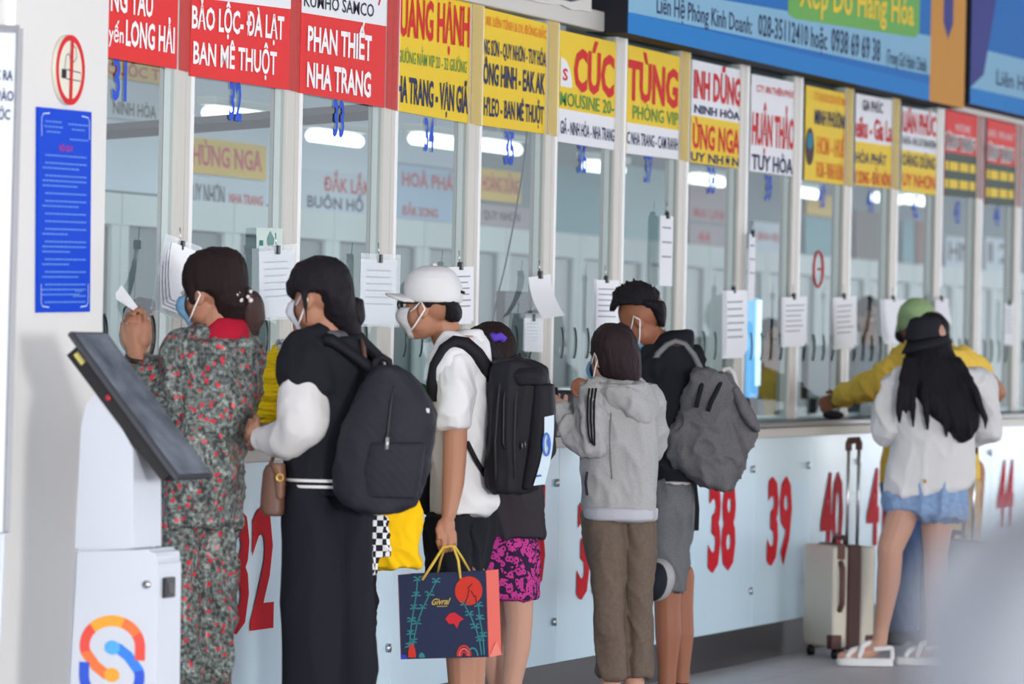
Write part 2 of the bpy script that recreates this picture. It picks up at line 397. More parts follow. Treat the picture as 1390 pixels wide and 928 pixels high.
for i, x in enumerate(MX):
    n = 31+i; w = empty('window_%d' % (i+1), V((x, 0, 1.06))); w['kind'] = 'structure'; WIN[n] = w
    mw = .115 if i else .05
    g = G().box((x, -.012, 1.068), (x+mw*.62, .035, 2.68), .003).box((x+mw*.66, -.012, 1.068), (x+mw, .035, 2.68), .003).box((x+.01, -.004, 1.068), (x+mw-.01, .03, 2.68))
    build('mullion', g, ALU, w, flat=True)
    build('edge_bead', G().box((x+mw, -.014, 1.068), (x+mw+.028, .0, 2.68), .003), ALUL, w, flat=True)
    if i == len(MX)-1: break
    x0, x1 = x+mw+.028, MX[i+1]
    build('pane', pane_quad(x0, x1), MC['window glass'], w, flat=True)
    build('sill_rail', G().box((x0, .004, 1.068), (x1, .03, 1.09), .003), ALUL, w, flat=True)
    build('inner_frame', G().box((x1-.002, .036, 1.068), (x1+.1, .05, 2.68), .003), FR0, w, flat=True)
    if n in NUMY:
        px, py, h, wd = NUMY[n]; q = [aty(px+a*wd/2, py+b*h/2, -.001) for a, b in ((-1, 1), (1, 1), (1, -1), (-1, -1))]
        q[0].x = q[3].x = (q[0].x+q[3].x)/2; q[1].x = q[2].x = (q[1].x+q[2].x)/2
        z = (q[0].z+q[1].z)/2; zt = (q[2].z+q[3].z)/2
        for k in (0, 1): q[k].z = z; q[3-k].z = zt
        lettering(w, q, str(n), BLUEN, 0, 1, 0, 1, .002, .03 if n < 36 else .012, 'number')
    if n == 40:
        c = aty(1111, 365, -.002); build('red_sticker', G().tube([c+V((.085*math.cos(a), 0, .085*math.sin(a))) for a in [2*math.pi*k/24 for k in range(25)]]+[c+V((0, 0, .0))], .006, 6), RLET if False else mat('sticker red', (200, 70, 80), .6), w)
    # row of crescent-edged speak holes
    for k in range(4):
        cx = x0+(x1-x0)*(.16+.22*k); c = V((cx, -.003, 1.405)); pts = [c+V((.035*math.cos(a), 0, .062*math.sin(a))) for a in [math.radians(-75+15*j) for j in range(11)]]
        build('speak_hole', G().tube(pts, .004, 6), TEALE, w)
# ------------------------------------------------------------------ counter front panels with red numbers
PANC = mat('pale blue panel', (204, 230, 246), .25, spec=.4)
REDN = mat('red number', (198, 26, 40), .7)
PNUM = {31: None, 32: (341, 773, 150, 62), 33: None, 34: None, 35: (718, 730, 128, 44), 36: None, 37: (803, 745, 118, 40), 38: (980, 712, 112, 37), 39: (1058, 706, 106, 33), 40: (1129, 697, 100, 30), 41: (1190, 688, 94, 26), 42: None, 43: None, 44: (1365, 671, 84, 22)}
PJ = [aty(x, 860, -.15).x for x in (1020, 1092)]; PW = .945
for n in range(31, 47):
    x1 = PJ[0]+(n-38)*PW; x0 = x1-PW+.004
    pn = empty('counter_panel', V(((x0+x1)/2, -.15, .16)))
    build('plate', G().box((x0, -.15, .158), (x1, -.128, .998), .002), PANC, pn, flat=True)
    for bx, bz in ((x1-.045, .86), (x1-.045, .32)):
        build('standoff_bolt', G().tube([V((bx, -.151, bz)), V((bx, -.164, bz))], .016, 12), STEEL, pn)
    if PNUM.get(n):
        px, py, h, wd = PNUM[n]; q = [aty(px+a*wd/2, py+b*h/2, -.152) for a, b in ((-1, 1), (1, 1), (1, -1), (-1, -1))]
        q[0].x = q[3].x = (q[0].x+q[3].x)/2; q[1].x = q[2].x = (q[1].x+q[2].x)/2
        z = (q[0].z+q[1].z)/2; zt = (q[2].z+q[3].z)/2
        for k in (0, 1): q[k].z = z; q[3-k].z = zt
        lettering(pn, q, {35: '35'}.get(n, str(n)), REDN, 0, 1, 0, 1, .002, .035, 'number')
        tag(pn, {32: 'pale blue counter panel with red number 32, left of the black wide trousers', 35: 'pale blue counter panel behind the magenta patterned skirt', 37: 'pale blue counter panel behind the brown trousers, red number mostly hidden'}.get(n, 'pale blue counter panel bearing the red number %d' % n), 'panel', 'counter front panels')
    else:
        tag(pn, {31: 'pale blue counter panel hidden behind the white kiosk and floral pyjamas', 33: 'pale blue counter panel behind the black wide trousers, left of the navy gift bag', 34: 'pale blue counter panel behind the navy gift bag', 36: 'plain pale blue counter panel between the magenta skirt and the brown trousers', 42: 'pale blue counter panel behind the person in the white jacket', 43: 'pale blue counter panel just left of the red number 44', 45: 'pale blue counter panel right of the red number 44 at the picture edge', 46: 'farthest pale blue counter panel beyond the right picture edge'}[n], 'panel', 'counter front panels')
# ------------------------------------------------------------------ route signs
RED = mat('red vinyl', (226, 48, 50), .6); SYEL = mat('yellow vinyl', (236, 200, 40), .6); SWHT = mat('white vinyl', (232, 234, 240), .6)
NAVY = mat('navy lettering', (46, 56, 96), .7); GRN = mat('green lettering', (86, 150, 80), .7); RLET = mat('red lettering', (212, 44, 50), .7)
WLET = mat('white lettering', (244, 244, 246), .7); ORG = mat('orange lettering', (238, 130, 50), .7); DGRN = mat('dark green vinyl', (58, 76, 70), .6)
DGR = mat('charcoal lettering', (64, 66, 74), .7); CREAMG = mat('pale yellow glow', (244, 238, 170), .7)
# n: (xl, xr, bottom yl, bottom yr, top yl, top yr, base, bands, texts)
SIGNS = {
 31: (146, 240, 78, 94, -70, -56, RED, [], [('NG TÀU', WLET, .02, .62, .44, .66, .025), ('yến', WLET, .0, .21, .155, .30, .015), ('LONG HẢI', WLET, .24, .95, .145, .365, .028)], 'red route sign reading LONG HẢI over window 31'),
 32: (258, 392, 103, 122, -22, -6, RED, [(SWHT, 0, 1, .86, 1)], [('BẢO LỘC- ĐÀ LẠT', WLET, .0, .93, .53, .76, .028), ('BAN MÊ THUỘT', WLET, .02, .86, .145, .375, .022)], 'red route sign reading BAN MÊ THUỘT over window 32'),
 33: (407, 522, 126, 146, -44, -26, RED, [(SWHT, 0, 1, .645, 1)], [('KUMHO SAMCO', DGR, .02, .84, .70, .80, .012), ('7', RLET, .88, .95, .80, .92, .01), ('PHAN THIẾT', WLET, .07, .82, .355, .54, .032), ('NHA TRANG', WLET, .07, .82, .065, .25, .032)], 'red and white route sign reading PHAN THIẾT NHA TRANG'),
 34: (538, 638, 150, 168, -24, -8, SYEL, [], [('UANG HẠNH', RLET, .02, .96, .60, .885, .03), ('GIƯỜNG NẰM VIP 20 - 32 GIƯỜNG', GRN, .0, .93, .385, .475, .008), ('HA TRANG - VẠN GIÃ', NAVY, .0, .96, .08, .27, .03)], 'yellow route sign with large red HẠNH over window 34'),
 35: (654, 741, 170, 182, 10, 32, SYEL, [], [('XK LIÊN TỈNH & DL ĐÔNG BẮC', ORG, .02, .97, .86, .935, .01), ('NG SƠN - QUY NHƠN - TUY HÒA', NAVY, .0, .97, .61, .735, .02), ('ÔNG HINH - EAK AK', NAVY, .0, .96, .36, .535, .03), ("H'LEO - BAN MÊ THUỘT", NAVY, .02, .95, .09, .24, .022)], 'yellow route sign with navy EAK AK line over window 35'),
 36: (757, 834, 192, 204, 40, 57, SYEL, [(SWHT, 0, 1, 0, .30)], [('CÚC', RLET, .25, .96, .50, .85, .035), ('MOUSINE 20-', GRN, .02, .97, .33, .45, .012), ('GIÃ - NINH HÒA - NHA TRANG', NAVY, .03, .98, .08, .19, .018)], 'yellow and white route sign with big red CÚC'),
 37: (850, 922, 208, 217, 60, 77, SYEL, [(SWHT, 0, 1, 0, .285)], [('TÙNG', RLET, .0, .94, .51, .85, .035), ('PHÒNG VIP', GRN, .1, .96, .33, .45, .012), ('C NHA TRANG - CAM RANH', NAVY, .0, .96, .09, .20, .018)], 'yellow and white route sign with big red TÙNG'),
 38: (937, 1005, 220, 229, 80, 95, SWHT, [(SYEL, 0, 1, 0, .46)], [('INH DŨNG', RLET, .03, .97, .64, .895, .035), ('NINH HÒA', NAVY, .05, .96, .49, .565, .03), ('ÙNG NGA', RLET, .03, .97, .15, .375, .03), ('UY NHƠN', NAVY, .0, .96, .02, .10, .03)], 'white over yellow route sign with red INH DŨNG'),
 39: (1018, 1079, 232, 240, 100, 112, SWHT, [], [('CTY AN THIÊN PHÚC', RLET, .1, .95, .83, .90, .01), ('HUẬN THẢO', RLET, .02, .96, .29, .60, .028), ('TUY HÒA', NAVY, .03, .94, .025, .175, .025)], 'white route sign with red HUẬN THẢO over window 39'),
 40: (1092, 1149, 244, 252, 115, 127, SYEL, [], [('TT THỌ DU LỊCH VIỆT NAM', ORG, .18, .96, .86, .94, .01), ('MINH PHƯƠNG', NAVY, .2, .97, .61, .76, .022), ('HCM - HUẾ', ORG, .27, .95, .30, .48, .022), ('HCM - VINH HƯNG', ORG, .27, .95, .05, .21, .022)], 'all yellow route sign with MINH PHƯƠNG over window 40'),
 41: (1160, 1212, 251, 256, 126, 136, SWHT, [(SYEL, 0, 1, 0, .48)], [('GIA PHÚC', DGR, .15, .68, .83, .94, .02), ('eiku - Gia Lai', RLET, .0, .96, .53, .75, .025), ('HÒA PHÁT', NAVY, .0, .8, .25, .36, .025), ('K SONG - ĐẮK NÔNG', RLET, .0, .96, .025, .155, .025)], 'white over yellow route sign with Gia Lai in red'),
 42: (1223, 1270, 259, 265, 144, 153, SWHT, [(SYEL, 0, 1, 0, .49)], [('UÂN PHÚC', RLET, .0, .96, .71, .94, .03), ('NHƠN - PHÙ CÁT BÌNH ĐỊNH', DGR, .02, .98, .56, .65, .012), ('OÀNG DŨNG', NAVY, .0, .96, .31, .44, .025), ('UY NHƠN', RLET, .02, .97, .07, .21, .02)], 'white over yellow route sign with red UÂN PHÚC and UY NHƠN'),
 43: (1282, 1325, 265, 269, 148, 158, RED, [(DGRN, 0, 1, 0, .51)], [('HOTLINE', WLET, .3, .75, .78, .86, .0), ('ƯƠNG TRANG', WLET, -.005, .925, .555, .715, .08), ('ƯƠNG TRANG', DGR, .01, .91, .565, .70, .012)], 'red over dark green route sign above window 43'),
 44: (1338, 1377, 277, 280, 160, 170, RED, [(DGRN, 0, 1, 0, .49)], [('LINE: 1900 6067', WLET, .02, .9, .80, .88, .0), ('ƯƠNG TRANG', WLET, -.005, .925, .535, .695, .08), ('ƯƠNG TRANG', DGR, .01, .91, .545, .68, .012)], 'red over dark green route sign above window 44, farthest of the signs'),
}
for n, (xl, xr, bl, brr, tl, trr, base, bands, texts, lab) in SIGNS.items():
    yy = -.017 if n < 34 else -.006
    q = [aty(xl, bl, yy), aty(xr, brr, yy), aty(xr, trr, yy), aty(xl, tl, yy)]
    q[2].x = q[1].x; q[3].x = q[0].x            # upright sides
    r = empty('route_sign', (q[0]+q[1])/2); tag(r, lab, 'sign', 'route signs over the ticket windows')
    panel(r, q, base, 0, 1, 0, 1, 0, 'board', .003)
    for mt, u0, u1, v0, v1 in bands: panel(r, q, mt, u0, u1, v0, v1, .0012, 'colour_band')
    for j_, (s, mt, u0, u1, v0, v1, bd) in enumerate(texts): lettering(r, q, s, mt, u0, u1, v0, v1, .0026+(.0006*j_ if n > 42 else 0), bd)
    if n > 42:
        for v0 in (.30, .09):
            for u0, u1 in ((.0, .09), (.13, .40), (.45, .72), (.77, .94)): panel(r, q, SYEL, u0, u1, v0, v0+.105, .0026, 'yellow_print')
    if n == 36:
        poly_on(r, q, [(.02, .5), (.22, .5)]+[(.02+.2*math.cos(a), .5+.26*math.sin(a)) for a in [math.radians(15*k) for k in range(1, 7)]], SWHT, .0024, 'emblem'); lettering(r, q, 'S', RLET, .05, .14, .56, .66, .003, .03)
    if n == 40:
        poly_on(r, q, [(.1+.1*math.cos(a), .36+.2*math.sin(a)) for a in [math.radians(20*k) for k in range(18)]], mat('dark emblem', (72, 60, 70), .7), .0024, 'emblem')
        poly_on(r, q, [(.1+.07*math.cos(a), .42+.09*math.sin(a)) for a in [math.radians(30*k) for k in range(12)]], mat('teal emblem', (50, 130, 160), .7), .003, 'emblem')
    if n in (31, 32, 33, 34, 35, 37, 40, 41, 43, 44):      # translucent strip in the sign's colour over the aluminium post
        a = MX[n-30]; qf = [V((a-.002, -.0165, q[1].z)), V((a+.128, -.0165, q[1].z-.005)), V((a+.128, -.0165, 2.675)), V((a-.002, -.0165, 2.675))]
        panel(r, qf, MC['red film' if n < 34 else 'pale red film' if n > 42 else 'yellow film'], 0, 1, 0, 1, 0, 'tint_strip', .0005)
# ------------------------------------------------------------------ blue light-box banners over the rail
def banner(xl, xr, yl, yr, label, dy=-.13, top=3.55):
    q = [aty(xl, yl, dy), aty(xr, yr, dy)]; zb = (q[0].z+q[1].z)/2
    q[0].z = q[1].z = zb; q += [V((q[1].x, dy, top)), V((q[0].x, dy, top))]
    r = empty('banner', (q[0]+q[1])/2); tag(r, label, 'banner', 'blue company banners above the windows')
    build('case', G().box((q[0].x, dy+.002, zb), (q[1].x, .05, top), .006), mat('black case', (36, 37, 44), .6), r, flat=True)
    return r, q, zb, top
BL1 = mat('azure vinyl', (30, 112, 190), .7); BL2 = mat('pale blue vinyl', (136, 184, 214), .7); BL3 = mat('bright blue vinyl', (34, 128, 204), .7); PUR = mat('indigo vinyl', (62, 66, 140), .7); ORV = mat('amber vinyl', (206, 146, 66), .7)
GV = mat('green vinyl', (112, 176, 92), .7)
H = lambda q, m: m/((q[3]-q[0]).length)
r, q, zb, top = banner(852, 1308, 40, 151, 'wide blue banner with a phone number line and amber right end')
uA = (aty(1261, 137, -.13).x-q[0].x)/(q[1].x-q[0].x); hm = 1/(top-zb)
panel(r, q, BL1, 0, uA, 0, 1, .001, 'face'); panel(r, q, BL3, 0, uA, 0, .085*hm, .0022, 'lower_stripe')
poly_on(r, q, [(0, .085*hm), (uA, .13*hm), (uA, .33*hm), (0, .2*hm)], BL2, .0022, 'pale_band')
poly_on(r, q, [(0, .2*hm), (.07, .2*hm), (.10, 1), (0, 1)], PUR, .0026, 'indigo_corner')
panel(r, q, ORV, uA, 1, 0, 1, .0022, 'amber_end')
qb = [bil(q, 0, 0), bil(q, uA, .03*hm), bil(q, uA, 1), bil(q, 0, 1)]
lettering(r, qb, 'Liên Hệ Phòng Kinh Doanh:', NAVY, .075, .355, .107*hm, .182*hm, .004, .008)
lettering(r, qb, '028-35112410 hoặc', NAVY, .375, .605, .112*hm, .205*hm, .004, .012)
lettering(r, qb, '0938 69 69 38', NAVY, .62, .80, .115*hm, .222*hm, .004, .016)
lettering(r, qb, '(Trong Giờ Hành Chính)', NAVY, .825, .985, .115*hm, .185*hm, .004, .004)
poly_on(r, q, [(.41, .25*hm), (.43, .235*hm), (.815, .30*hm), (.83, .33*hm), (.83, .52*hm), (.41, .47*hm)], GV, .003, 'green_label')
lettering(r, [bil(q, .43, .3*hm), bil(q, .82, .36*hm), bil(q, .82, .5*hm), bil(q, .43, .44*hm)], 'Xếp Dỡ Hàng Hóa', SYEL, .03, .97, 0, .95, .005, .02)
poly_on(r, q, [(uA+.045, .42*hm), (uA+.062, .34*hm), (uA+.08, .42*hm), (uA+.08, .56*hm), (uA+.045, .56*hm)], PUR, .004, 'emblem')
r2, q2, zb2, top2 = banner(1316, 1700, 150, 222, 'second blue banner at the upper right picture edge')
hm = 1/(top2-zb2); panel(r2, q2, BL1, 0, 1, 0, 1, .001, 'face'); panel(r2, q2, BL3, 0, 1, 0, .085*hm, .0022, 'lower_stripe')
poly_on(r2, q2, [(0, .085*hm), (1, .13*hm), (1, .36*hm), (0, .3*hm)], BL2, .0022, 'pale_band')
poly_on(r2, q2, [(0, .085*hm), (.035, .17*hm), (.085, 1), (0, 1)], PUR, .0026, 'indigo_corner')
lettering(r2, q2, 'Liên Hệ Phòng Kinh Doanh:', NAVY, .07, .42, .135*hm, .215*hm, .004, .008)
lettering(r2, q2, 'DỊCH VỤ', SYEL, .16, .6, .52*hm, .68*hm, .004, .03)
# torn white strip left on the rail
g = G(); pts = []
for k in range(16):
    x = 600+k*13.5; pts.append((x, x*.236-155+random.uniform(-2, 2) if k < 15 else 28))
top_ = [aty(x, y, -.04) for x, y in pts]; bot = [V((p.x, -.04, 2.735+random.uniform(-.008, .008))) for p in top_]
top_ = [V((p.x, -.04, max(p.z, 2.76))) for p in top_]
top_[-1].z += .12; top_[-2].z += .02
vt = [g.bm.verts.new(p) for p in top_]; vb = [g.bm.verts.new(p) for p in bot]; vk = [g.bm.verts.new(p+V((0, .006, 0))) for p in top_]; vl = [g.bm.verts.new(p+V((0, .006, 0))) for p in bot]
for k in range(15):
    g.bm.faces.new((vb[k], vb[k+1], vt[k+1], vt[k])); g.bm.faces.new((vl[k+1], vl[k], vk[k], vk[k+1])); g.bm.faces.new((vt[k], vt[k+1], vk[k+1], vk[k])); g.bm.faces.new((vb[k+1], vb[k], vl[k], vl[k+1]))
tag(build('torn_banner', g, mat('torn white vinyl', (214, 212, 208), .7), flat=True), 'torn white vinyl strip left along the aluminium rail', 'torn strip')
# ------------------------------------------------------------------ papers hanging at the windows
def paper(px0, px1, py0, py1, label, a=-13, tilt=0, bend=.0, slv=False, n=1, name='notice_paper', lines=6):
    c = aty((px0+px1)/2, py0, -.03); d = (c-CAM).dot(FW); h = (py1-py0)*d/FPX; ang = math.radians(a)
    u = V((math.cos(ang), math.sin(ang), 0)); wv_ = (px1-px0)*d/FPX/max(.2, u.dot(RT)); nn = u.cross(ZU).normalized()
    if nn.y > 0: nn = -nn
    root = empty(name, c)
    t = math.radians(tilt); uu = u*math.cos(t)-ZU*math.sin(t); dd = -ZU*math.cos(t)-u*math.sin(t)
    # keep the far edge clear of the glass
    pts = [c+uu*(s*wv_)+dd*(r*h) for s in (-.5, .5) for r in (0, 1)]
    push = max(0, max(p.y for p in pts)+.022)
    c = c-V((0, push, 0))
    for k in range(n):
        g = G(); off = nn*(.004*k); rows = []
        for r in range(9):
            f = r/8; rows.append([c+off+uu*(s*wv_+(.05*wv_*k if n > 1 else 0))+dd*(f*h*(1-.05*k))+nn*(bend*f*f) for s in (-.5, -.17, .17, .5)])
        fr_ = [[p for p in rw] for rw in rows]; bk = [[p-nn*.0015 for p in rw] for rw in rows]
        for A, flip in ((fr_, 0), (bk, 1)):
            vs = [[g.bm.verts.new(p) for p in rw] for rw in A]
            for r in range(8):
                for s in range(3):
                    f4 = (vs[r][s], vs[r][s+1], vs[r+1][s+1], vs[r+1][s]); g.bm.faces.new(f4 if not flip else tuple(reversed(f4)))
        o = obj('sheet', finish(g), PAPER, root, flat=True)
    if lines and not bend:
        q = [c+off+uu*(-.5*wv_)+dd*h, c+off+uu*(.5*wv_)+dd*h, c+off+uu*(.5*wv_), c+off-uu*(.5*wv_)]
        g = G()
        for k in range(lines):
            v = .82-.62*k/lines; w2 = random.uniform(.6, .8)
            nrm = (q[1]-q[0]).cross(q[3]-q[0]).normalized(); pp = [bil(q, .14, v)+nrm*.002, bil(q, .14+w2, v)+nrm*.002, bil(q, .14+w2, v+.022)+nrm*.002, bil(q, .14, v+.022)+nrm*.002]
            g.slab(pp, -nrm*.0006)
        build('printed_lines', g, INK, root, flat=True)
    build('clip', G().box(c+V((-.012, -.012, -.012)), c+V((.012, .006, .018)), .003), PLASTIC, root, flat=True)
    build('string', G().tube([c+V((0, 0, .01)), c+V((0, .004, .06))], .002, 6), STEEL, root)
    if slv:
        g = G(); g.slab([c+nn*.008+uu*(-.55*wv_)+dd*h*1.04, c+nn*.008+uu*(.55*wv_)+dd*h*1.04, c+nn*.008+uu*(.55*wv_)-dd*.02, c+nn*.008-uu*(.55*wv_)-dd*.02], nn*.0008)
        build('sleeve', g, MC['clear plastic'], root, flat=True)
    tag(root, label, 'paper', 'papers hanging at the ticket windows'); return root
paper(207, 250, 334, 428, 'thick tilted bundle of white papers hanging by window 31', -24, 14, .05, True, 4)
paper(346, 390, 340, 430, 'white printed sheet hanging behind the low ponytail', -16, -3, 0, True)
paper(483, 530, 352, 440, 'white printed sheet hanging left of the white cap', -16, 0, 0, True)
paper(606, 638, 362, 440, 'white sheet hanging right behind the white cap', -8, -2, 0, False, 2)
paper(715, 745, 374, 430, 'short white sheet curling outward above the black backpack', -10, -5, .06)
paper(711, 734, 432, 476, 'small white slip under the curling sheet', -4, 0, 0, True)
paper(802, 834, 380, 452, 'white sheet hanging left of the young man with grey backpack', -14, 0, 0, False, 2)
paper(896, 915, 293, 388, 'long narrow white strip over the head of the young man', -2, 0, 0, False, 1, lines=3)
paper(976, 1007, 394, 486, 'long white bundle above the grey backpack', -12, -2, 0, False, 3)
paper(1016, 1027, 318, 408, 'narrow white strip taped beside the long bundle', 4, 0, 0, False, 1, lines=3)
paper(1054, 1089, 403, 470, 'white sheet hanging between windows 39 and 40', -14, -2, 0, False, 2)
paper(1123, 1157, 403, 473, 'white sheet hanging between windows 40 and 41', -14, -3, 0, False, 2)
paper(1186, 1224, 406, 466, 'fanned white sheets left of the green cap', -16, 0, .03, False, 3)
paper(1265, 1286, 406, 442, 'white sheet right of the green cap', -10, -4, .02, False, 2)
paper(1362, 1378, 412, 468, 'small white sheet by the last window near the right edge', -5, 0, 0)
# banknote tucked over the second sheet
q = [aty(349, 337, -.02), aty(383, 338, -.02), aty(384, 310, -.02), aty(349, 309, -.02)]
r = empty('banknote_print', (q[0]+q[1])/2); tag(r, 'small pale green print taped above the sheet behind the ponytail', 'print')
panel(r, q, mat('pale green paper', (206, 222, 218), .8), 0, 1, 0, 1, 0, 'sheet', .002)
poly_on(r, q, [(.4, .1), (.62, .1), (.66, .5), (.5, .85), (.38, .5)], mat('teal print', (120, 160, 156), .8), .002, 'portrait')
poly_on(r, q, [(.08, .12), (.22, .12), (.22, .4), (.08, .4)], mat('dark teal print', (70, 130, 124), .8), .002, 'mark')
# ------------------------------------------------------------------ signs on the left pillar
yp = -.302
c0 = aty(90, 95, yp); Rr = .101
r = empty('no_smoking_sign', c0-V((0, 0, Rr))); tag(r, 'round red and white no smoking sign on the white pillar', 'sign')
ring_ = lambda rad, y: [V((c0.x+rad*math.cos(a), y, c0.z+rad*math.sin(a))) for a in [2*math.pi*k/40 for k in range(40)]]
g = G(); g.hexa(ring_(Rr, yp-.012), ring_(Rr, yp)); build('disc', g, mat('ivory enamel', (226, 222, 208), .6), r, flat=True)
g = G(); o1, i1, o2, i2 = ring_(Rr, yp-.0145), ring_(Rr*.84, yp-.0145), ring_(Rr, yp-.0125), ring_(Rr*.84, yp-.0125)
vv = [[g.bm.verts.new(p) for p in L] for L in (o1, i1, i2, o2)]
for A, B in zip(vv, vv[1:]+vv[:1]):
    for k in range(40): g.bm.faces.new((A[k], A[(k+1) % 40], B[(k+1) % 40], B[k]))
build('red_ring', g, RLET, r, flat=True)
qs = [c0+V((-Rr, -.0125, -Rr)), c0+V((Rr, -.0125, -Rr)), c0+V((Rr, -.0125, Rr)), c0+V((-Rr, -.0125, Rr))]
poly_on(r, qs, [(.47, .06), (.56, .06), (.58, .94), (.49, .94)], RLET, .003, 'red_bar')
INKB = mat('black ink', (44, 44, 48), .7)
poly_on(r, qs, [(.2, .37), (.36, .37), (.36, .50), (.2, .50)], INKB, .001, 'cigarette_tip')
ribbon_on(r, qs, [(.36, .5), (.86, .48), (.86, .36), (.36, .37)], .014, INKB, .001, 'cigarette')
ribbon_on(r, qs, [(.3, .5), (.34, .7), (.44, .73), (.5, .66), (.62, .62), (.72, .7), (.68, .82), (.52, .88)], .014, INKB, .001, 'smoke')
q = [aty(48, 424, yp), aty(119, 423, yp), aty(121, 152, yp), aty(49, 145, yp)]
r = empty('notice_board', (q[0]+q[1])/2); tag(r, 'tall blue notice board of fine white text on the white pillar', 'notice')
BLB = mat('royal blue board', (20, 72, 206), .7); LBL = mat('pale blue print', (96, 140, 222), .7)
panel(r, q, BLB, 0, 1, 0, 1, .008, 'board', .008)
g = G()
rows_ = [(.93, .12, .42), (.905, .1, .45), (.88, .14, .4), (.925, .55, .93), (.9, .62, .86), (.85, .58, .93)]
v = .765
for blk in (1, 2, 3, 1, 2, 1, 1, 2, 3, 2, 2, 3, 1):
    for k in range(blk):
        rows_.append((v, .12 if k == 0 else .07, .9 if k < blk-1 or blk == 1 else random.uniform(.45, .8))); v -= .0245
    v -= .013
rows_ += [(.1, .7, .84), (.075, .66, .9)]
n = (q[1]-q[0]).cross(q[3]-q[0]).normalized()
for v, a, b_ in rows_:
    u = a
    while u < b_:
        w2 = min(random.uniform(.03, .07), b_-u)
        g.slab([bil(q, uu, vv_)+n*.0095 for uu, vv_ in ((u, v), (u+w2, v), (u+w2, v+.009), (u, v+.009))], -n*.0006); u += w2+.012
build('printed_text', g, LBL, r, flat=True)
lettering(r, q, 'NỘI QUY', mat('magenta print', (186, 60, 150), .6), .38, .64, .795, .822, .0095, .02, 'heading')
for (su, sv) in ((0, 0), (1, 0), (0, 1), (1, 1)):
    f = lambda u, v: (u if su == 0 else 1-u, v if sv == 0 else 1-v)
    ribbon_on(r, q, [f(.05, .14), f(.05, .05), f(.08, .03), f(.2, .025)], .006, mat('silver print', (196, 214, 240), .6), .0095, 'corner_scroll')
# leaning information board at the left edge
p = [dep(9, 722, 13.05), dep(27, 40, 13.45)]; wv3 = -RT*.75
r = empty('information_board', V((p[0].x, p[0].y, 0)) + wv3*.5); tag(r, 'white information board with grey frame at the left picture edge', 'board')
nn = (p[1]-p[0]).cross(RT).normalized(); nn = nn if nn.dot(FW) > 0 else -nn
qf = [p[0]+wv3, p[0], p[1], p[1]+wv3]
g = G().slab(qf, nn*.02); build('panel', g, mat('white board', (224, 230, 240), .4), r, flat=True)
g = G()
for a, b_ in ((p[0], p[1]), (p[1], p[1]+wv3), (p[1]+wv3, p[0]+wv3)):
    x, y, d = frame_of(b_-a); g.tube([a-nn*.004, b_-nn*.004], .011, 4)
build('frame', g, mat('grey frame', (158, 160, 166), .5), r, flat=True)
g = G(); leg_b = [V((q_.x, q_.y, 0)) for q_ in (p[0]-RT*.03+nn*.1, p[0]+wv3+nn*.1)]
for a, b_ in zip((p[0]-RT*.03+nn*.02, p[0]+wv3+RT*.03+nn*.02), leg_b): g.tube([b_, a, a+(p[1]-p[0])*.4], .012, 8)
build('stand_leg', g, STEEL, r)
build('blue_edge', G().slab([p[0]-RT*.02-ZU*.3, p[0]-RT*.012-ZU*.3, p[0]-RT*.006-ZU*.005, p[0]-RT*.014-ZU*.005], nn*.01).slab([p[0]+wv3-ZU*.3, p[0]-RT*.022-ZU*.3, p[0]-RT*.016-ZU*.005, p[0]+wv3-ZU*.005], nn*.01), mat('pale blue board', (206, 218, 240), .5), r, flat=True)
for s, v0, v1, px0, px1 in (('NƯỚC RA', .895, .915, -32, 15), ('NƯỚC VÀO', .853, .873, -44, 17), ('NƯỚC', .815, .835, -20, 13)):
    u0 = 1+(px0-23)*13.4/FPX/.75; u1 = 1+(px1-23)*13.4/FPX/.75
    lettering(r, [x-nn*.001 for x in qf], s, NAVY, u0, u1, v0, v1, -.003 if (qf[1]-qf[0]).cross(qf[3]-qf[0]).dot(nn) > 0 else .003, .012)
# lit sign top left
a = dep(-70, 33, 13.6); b_ = dep(18, 36, 13.6)
r = empty('lit_sign', a); tag(r, 'glowing white sign with violet stripe at the top left corner', 'sign')
g = G().hexa([a, b_, b_+ZU*.5, a+ZU*.5], [x+FH*.05 for x in (a, b_, b_+ZU*.5, a+ZU*.5)]); build('light_box', g, mat('lit white acrylic', (246, 244, 255), .5, emit=.75), r, flat=True)
a2 = dep(1, 28, 13.59); c2 = dep(4.5, 28, 13.59); build('violet_stripe', G().slab([a2, c2, c2+ZU*.4, a2+ZU*.4], -FH*.003), mat('violet acrylic', (92, 90, 205), .5, emit=.4), r, flat=True)
# ------------------------------------------------------------------ self-service kiosk
XK = -2.2
K = lambda px, py: atx(px, py, XK)
kb = K(85, 928); kr = empty('ticket_kiosk', V((XK+.09, kb.y-.13, 0)))
tag(kr, 'white self-service kiosk with tilted black touch screen and S logo', 'kiosk')
KW = mat('white powder coat', (206, 211, 222), .5)
zl = K(85, 928)
low = [K(84, 928), K(215, 928), K(215, 760), K(207, 745), K(176, 743), K(100, 743)]
low[0] = V((XK, low[0].y+.004, 0)); low[1] = V((XK, low[1].y, 0))
g = G().slab(low, V((.175, 0, 0))); bmesh.ops.bevel(g.bm, geom=[e for e in g.bm.edges if (e.verts[0].co-e.verts[1].co).length > .15 and e.verts[0].co.z > .3], offset=.012, segments=3, affect='EDGES')
build('base_cabinet', g, KW, kr, flat=True)
neck = [K(101, 744), K(181, 744), K(180, 610), K(138, 532), K(126, 537), K(115, 552), K(109, 580)]
g = G().slab([x+V((.004, 0, 0)) for x in neck], V((.195, 0, 0))); build('neck', g, KW, kr, flat=True)
sx = XK-.03
s0, s1 = atx(96, 449, sx), atx(243, 648, sx); dr = (s1-s0).normalized(); nd = V((0, -dr.z, dr.y)); nd = nd if nd.z > 0 else -nd
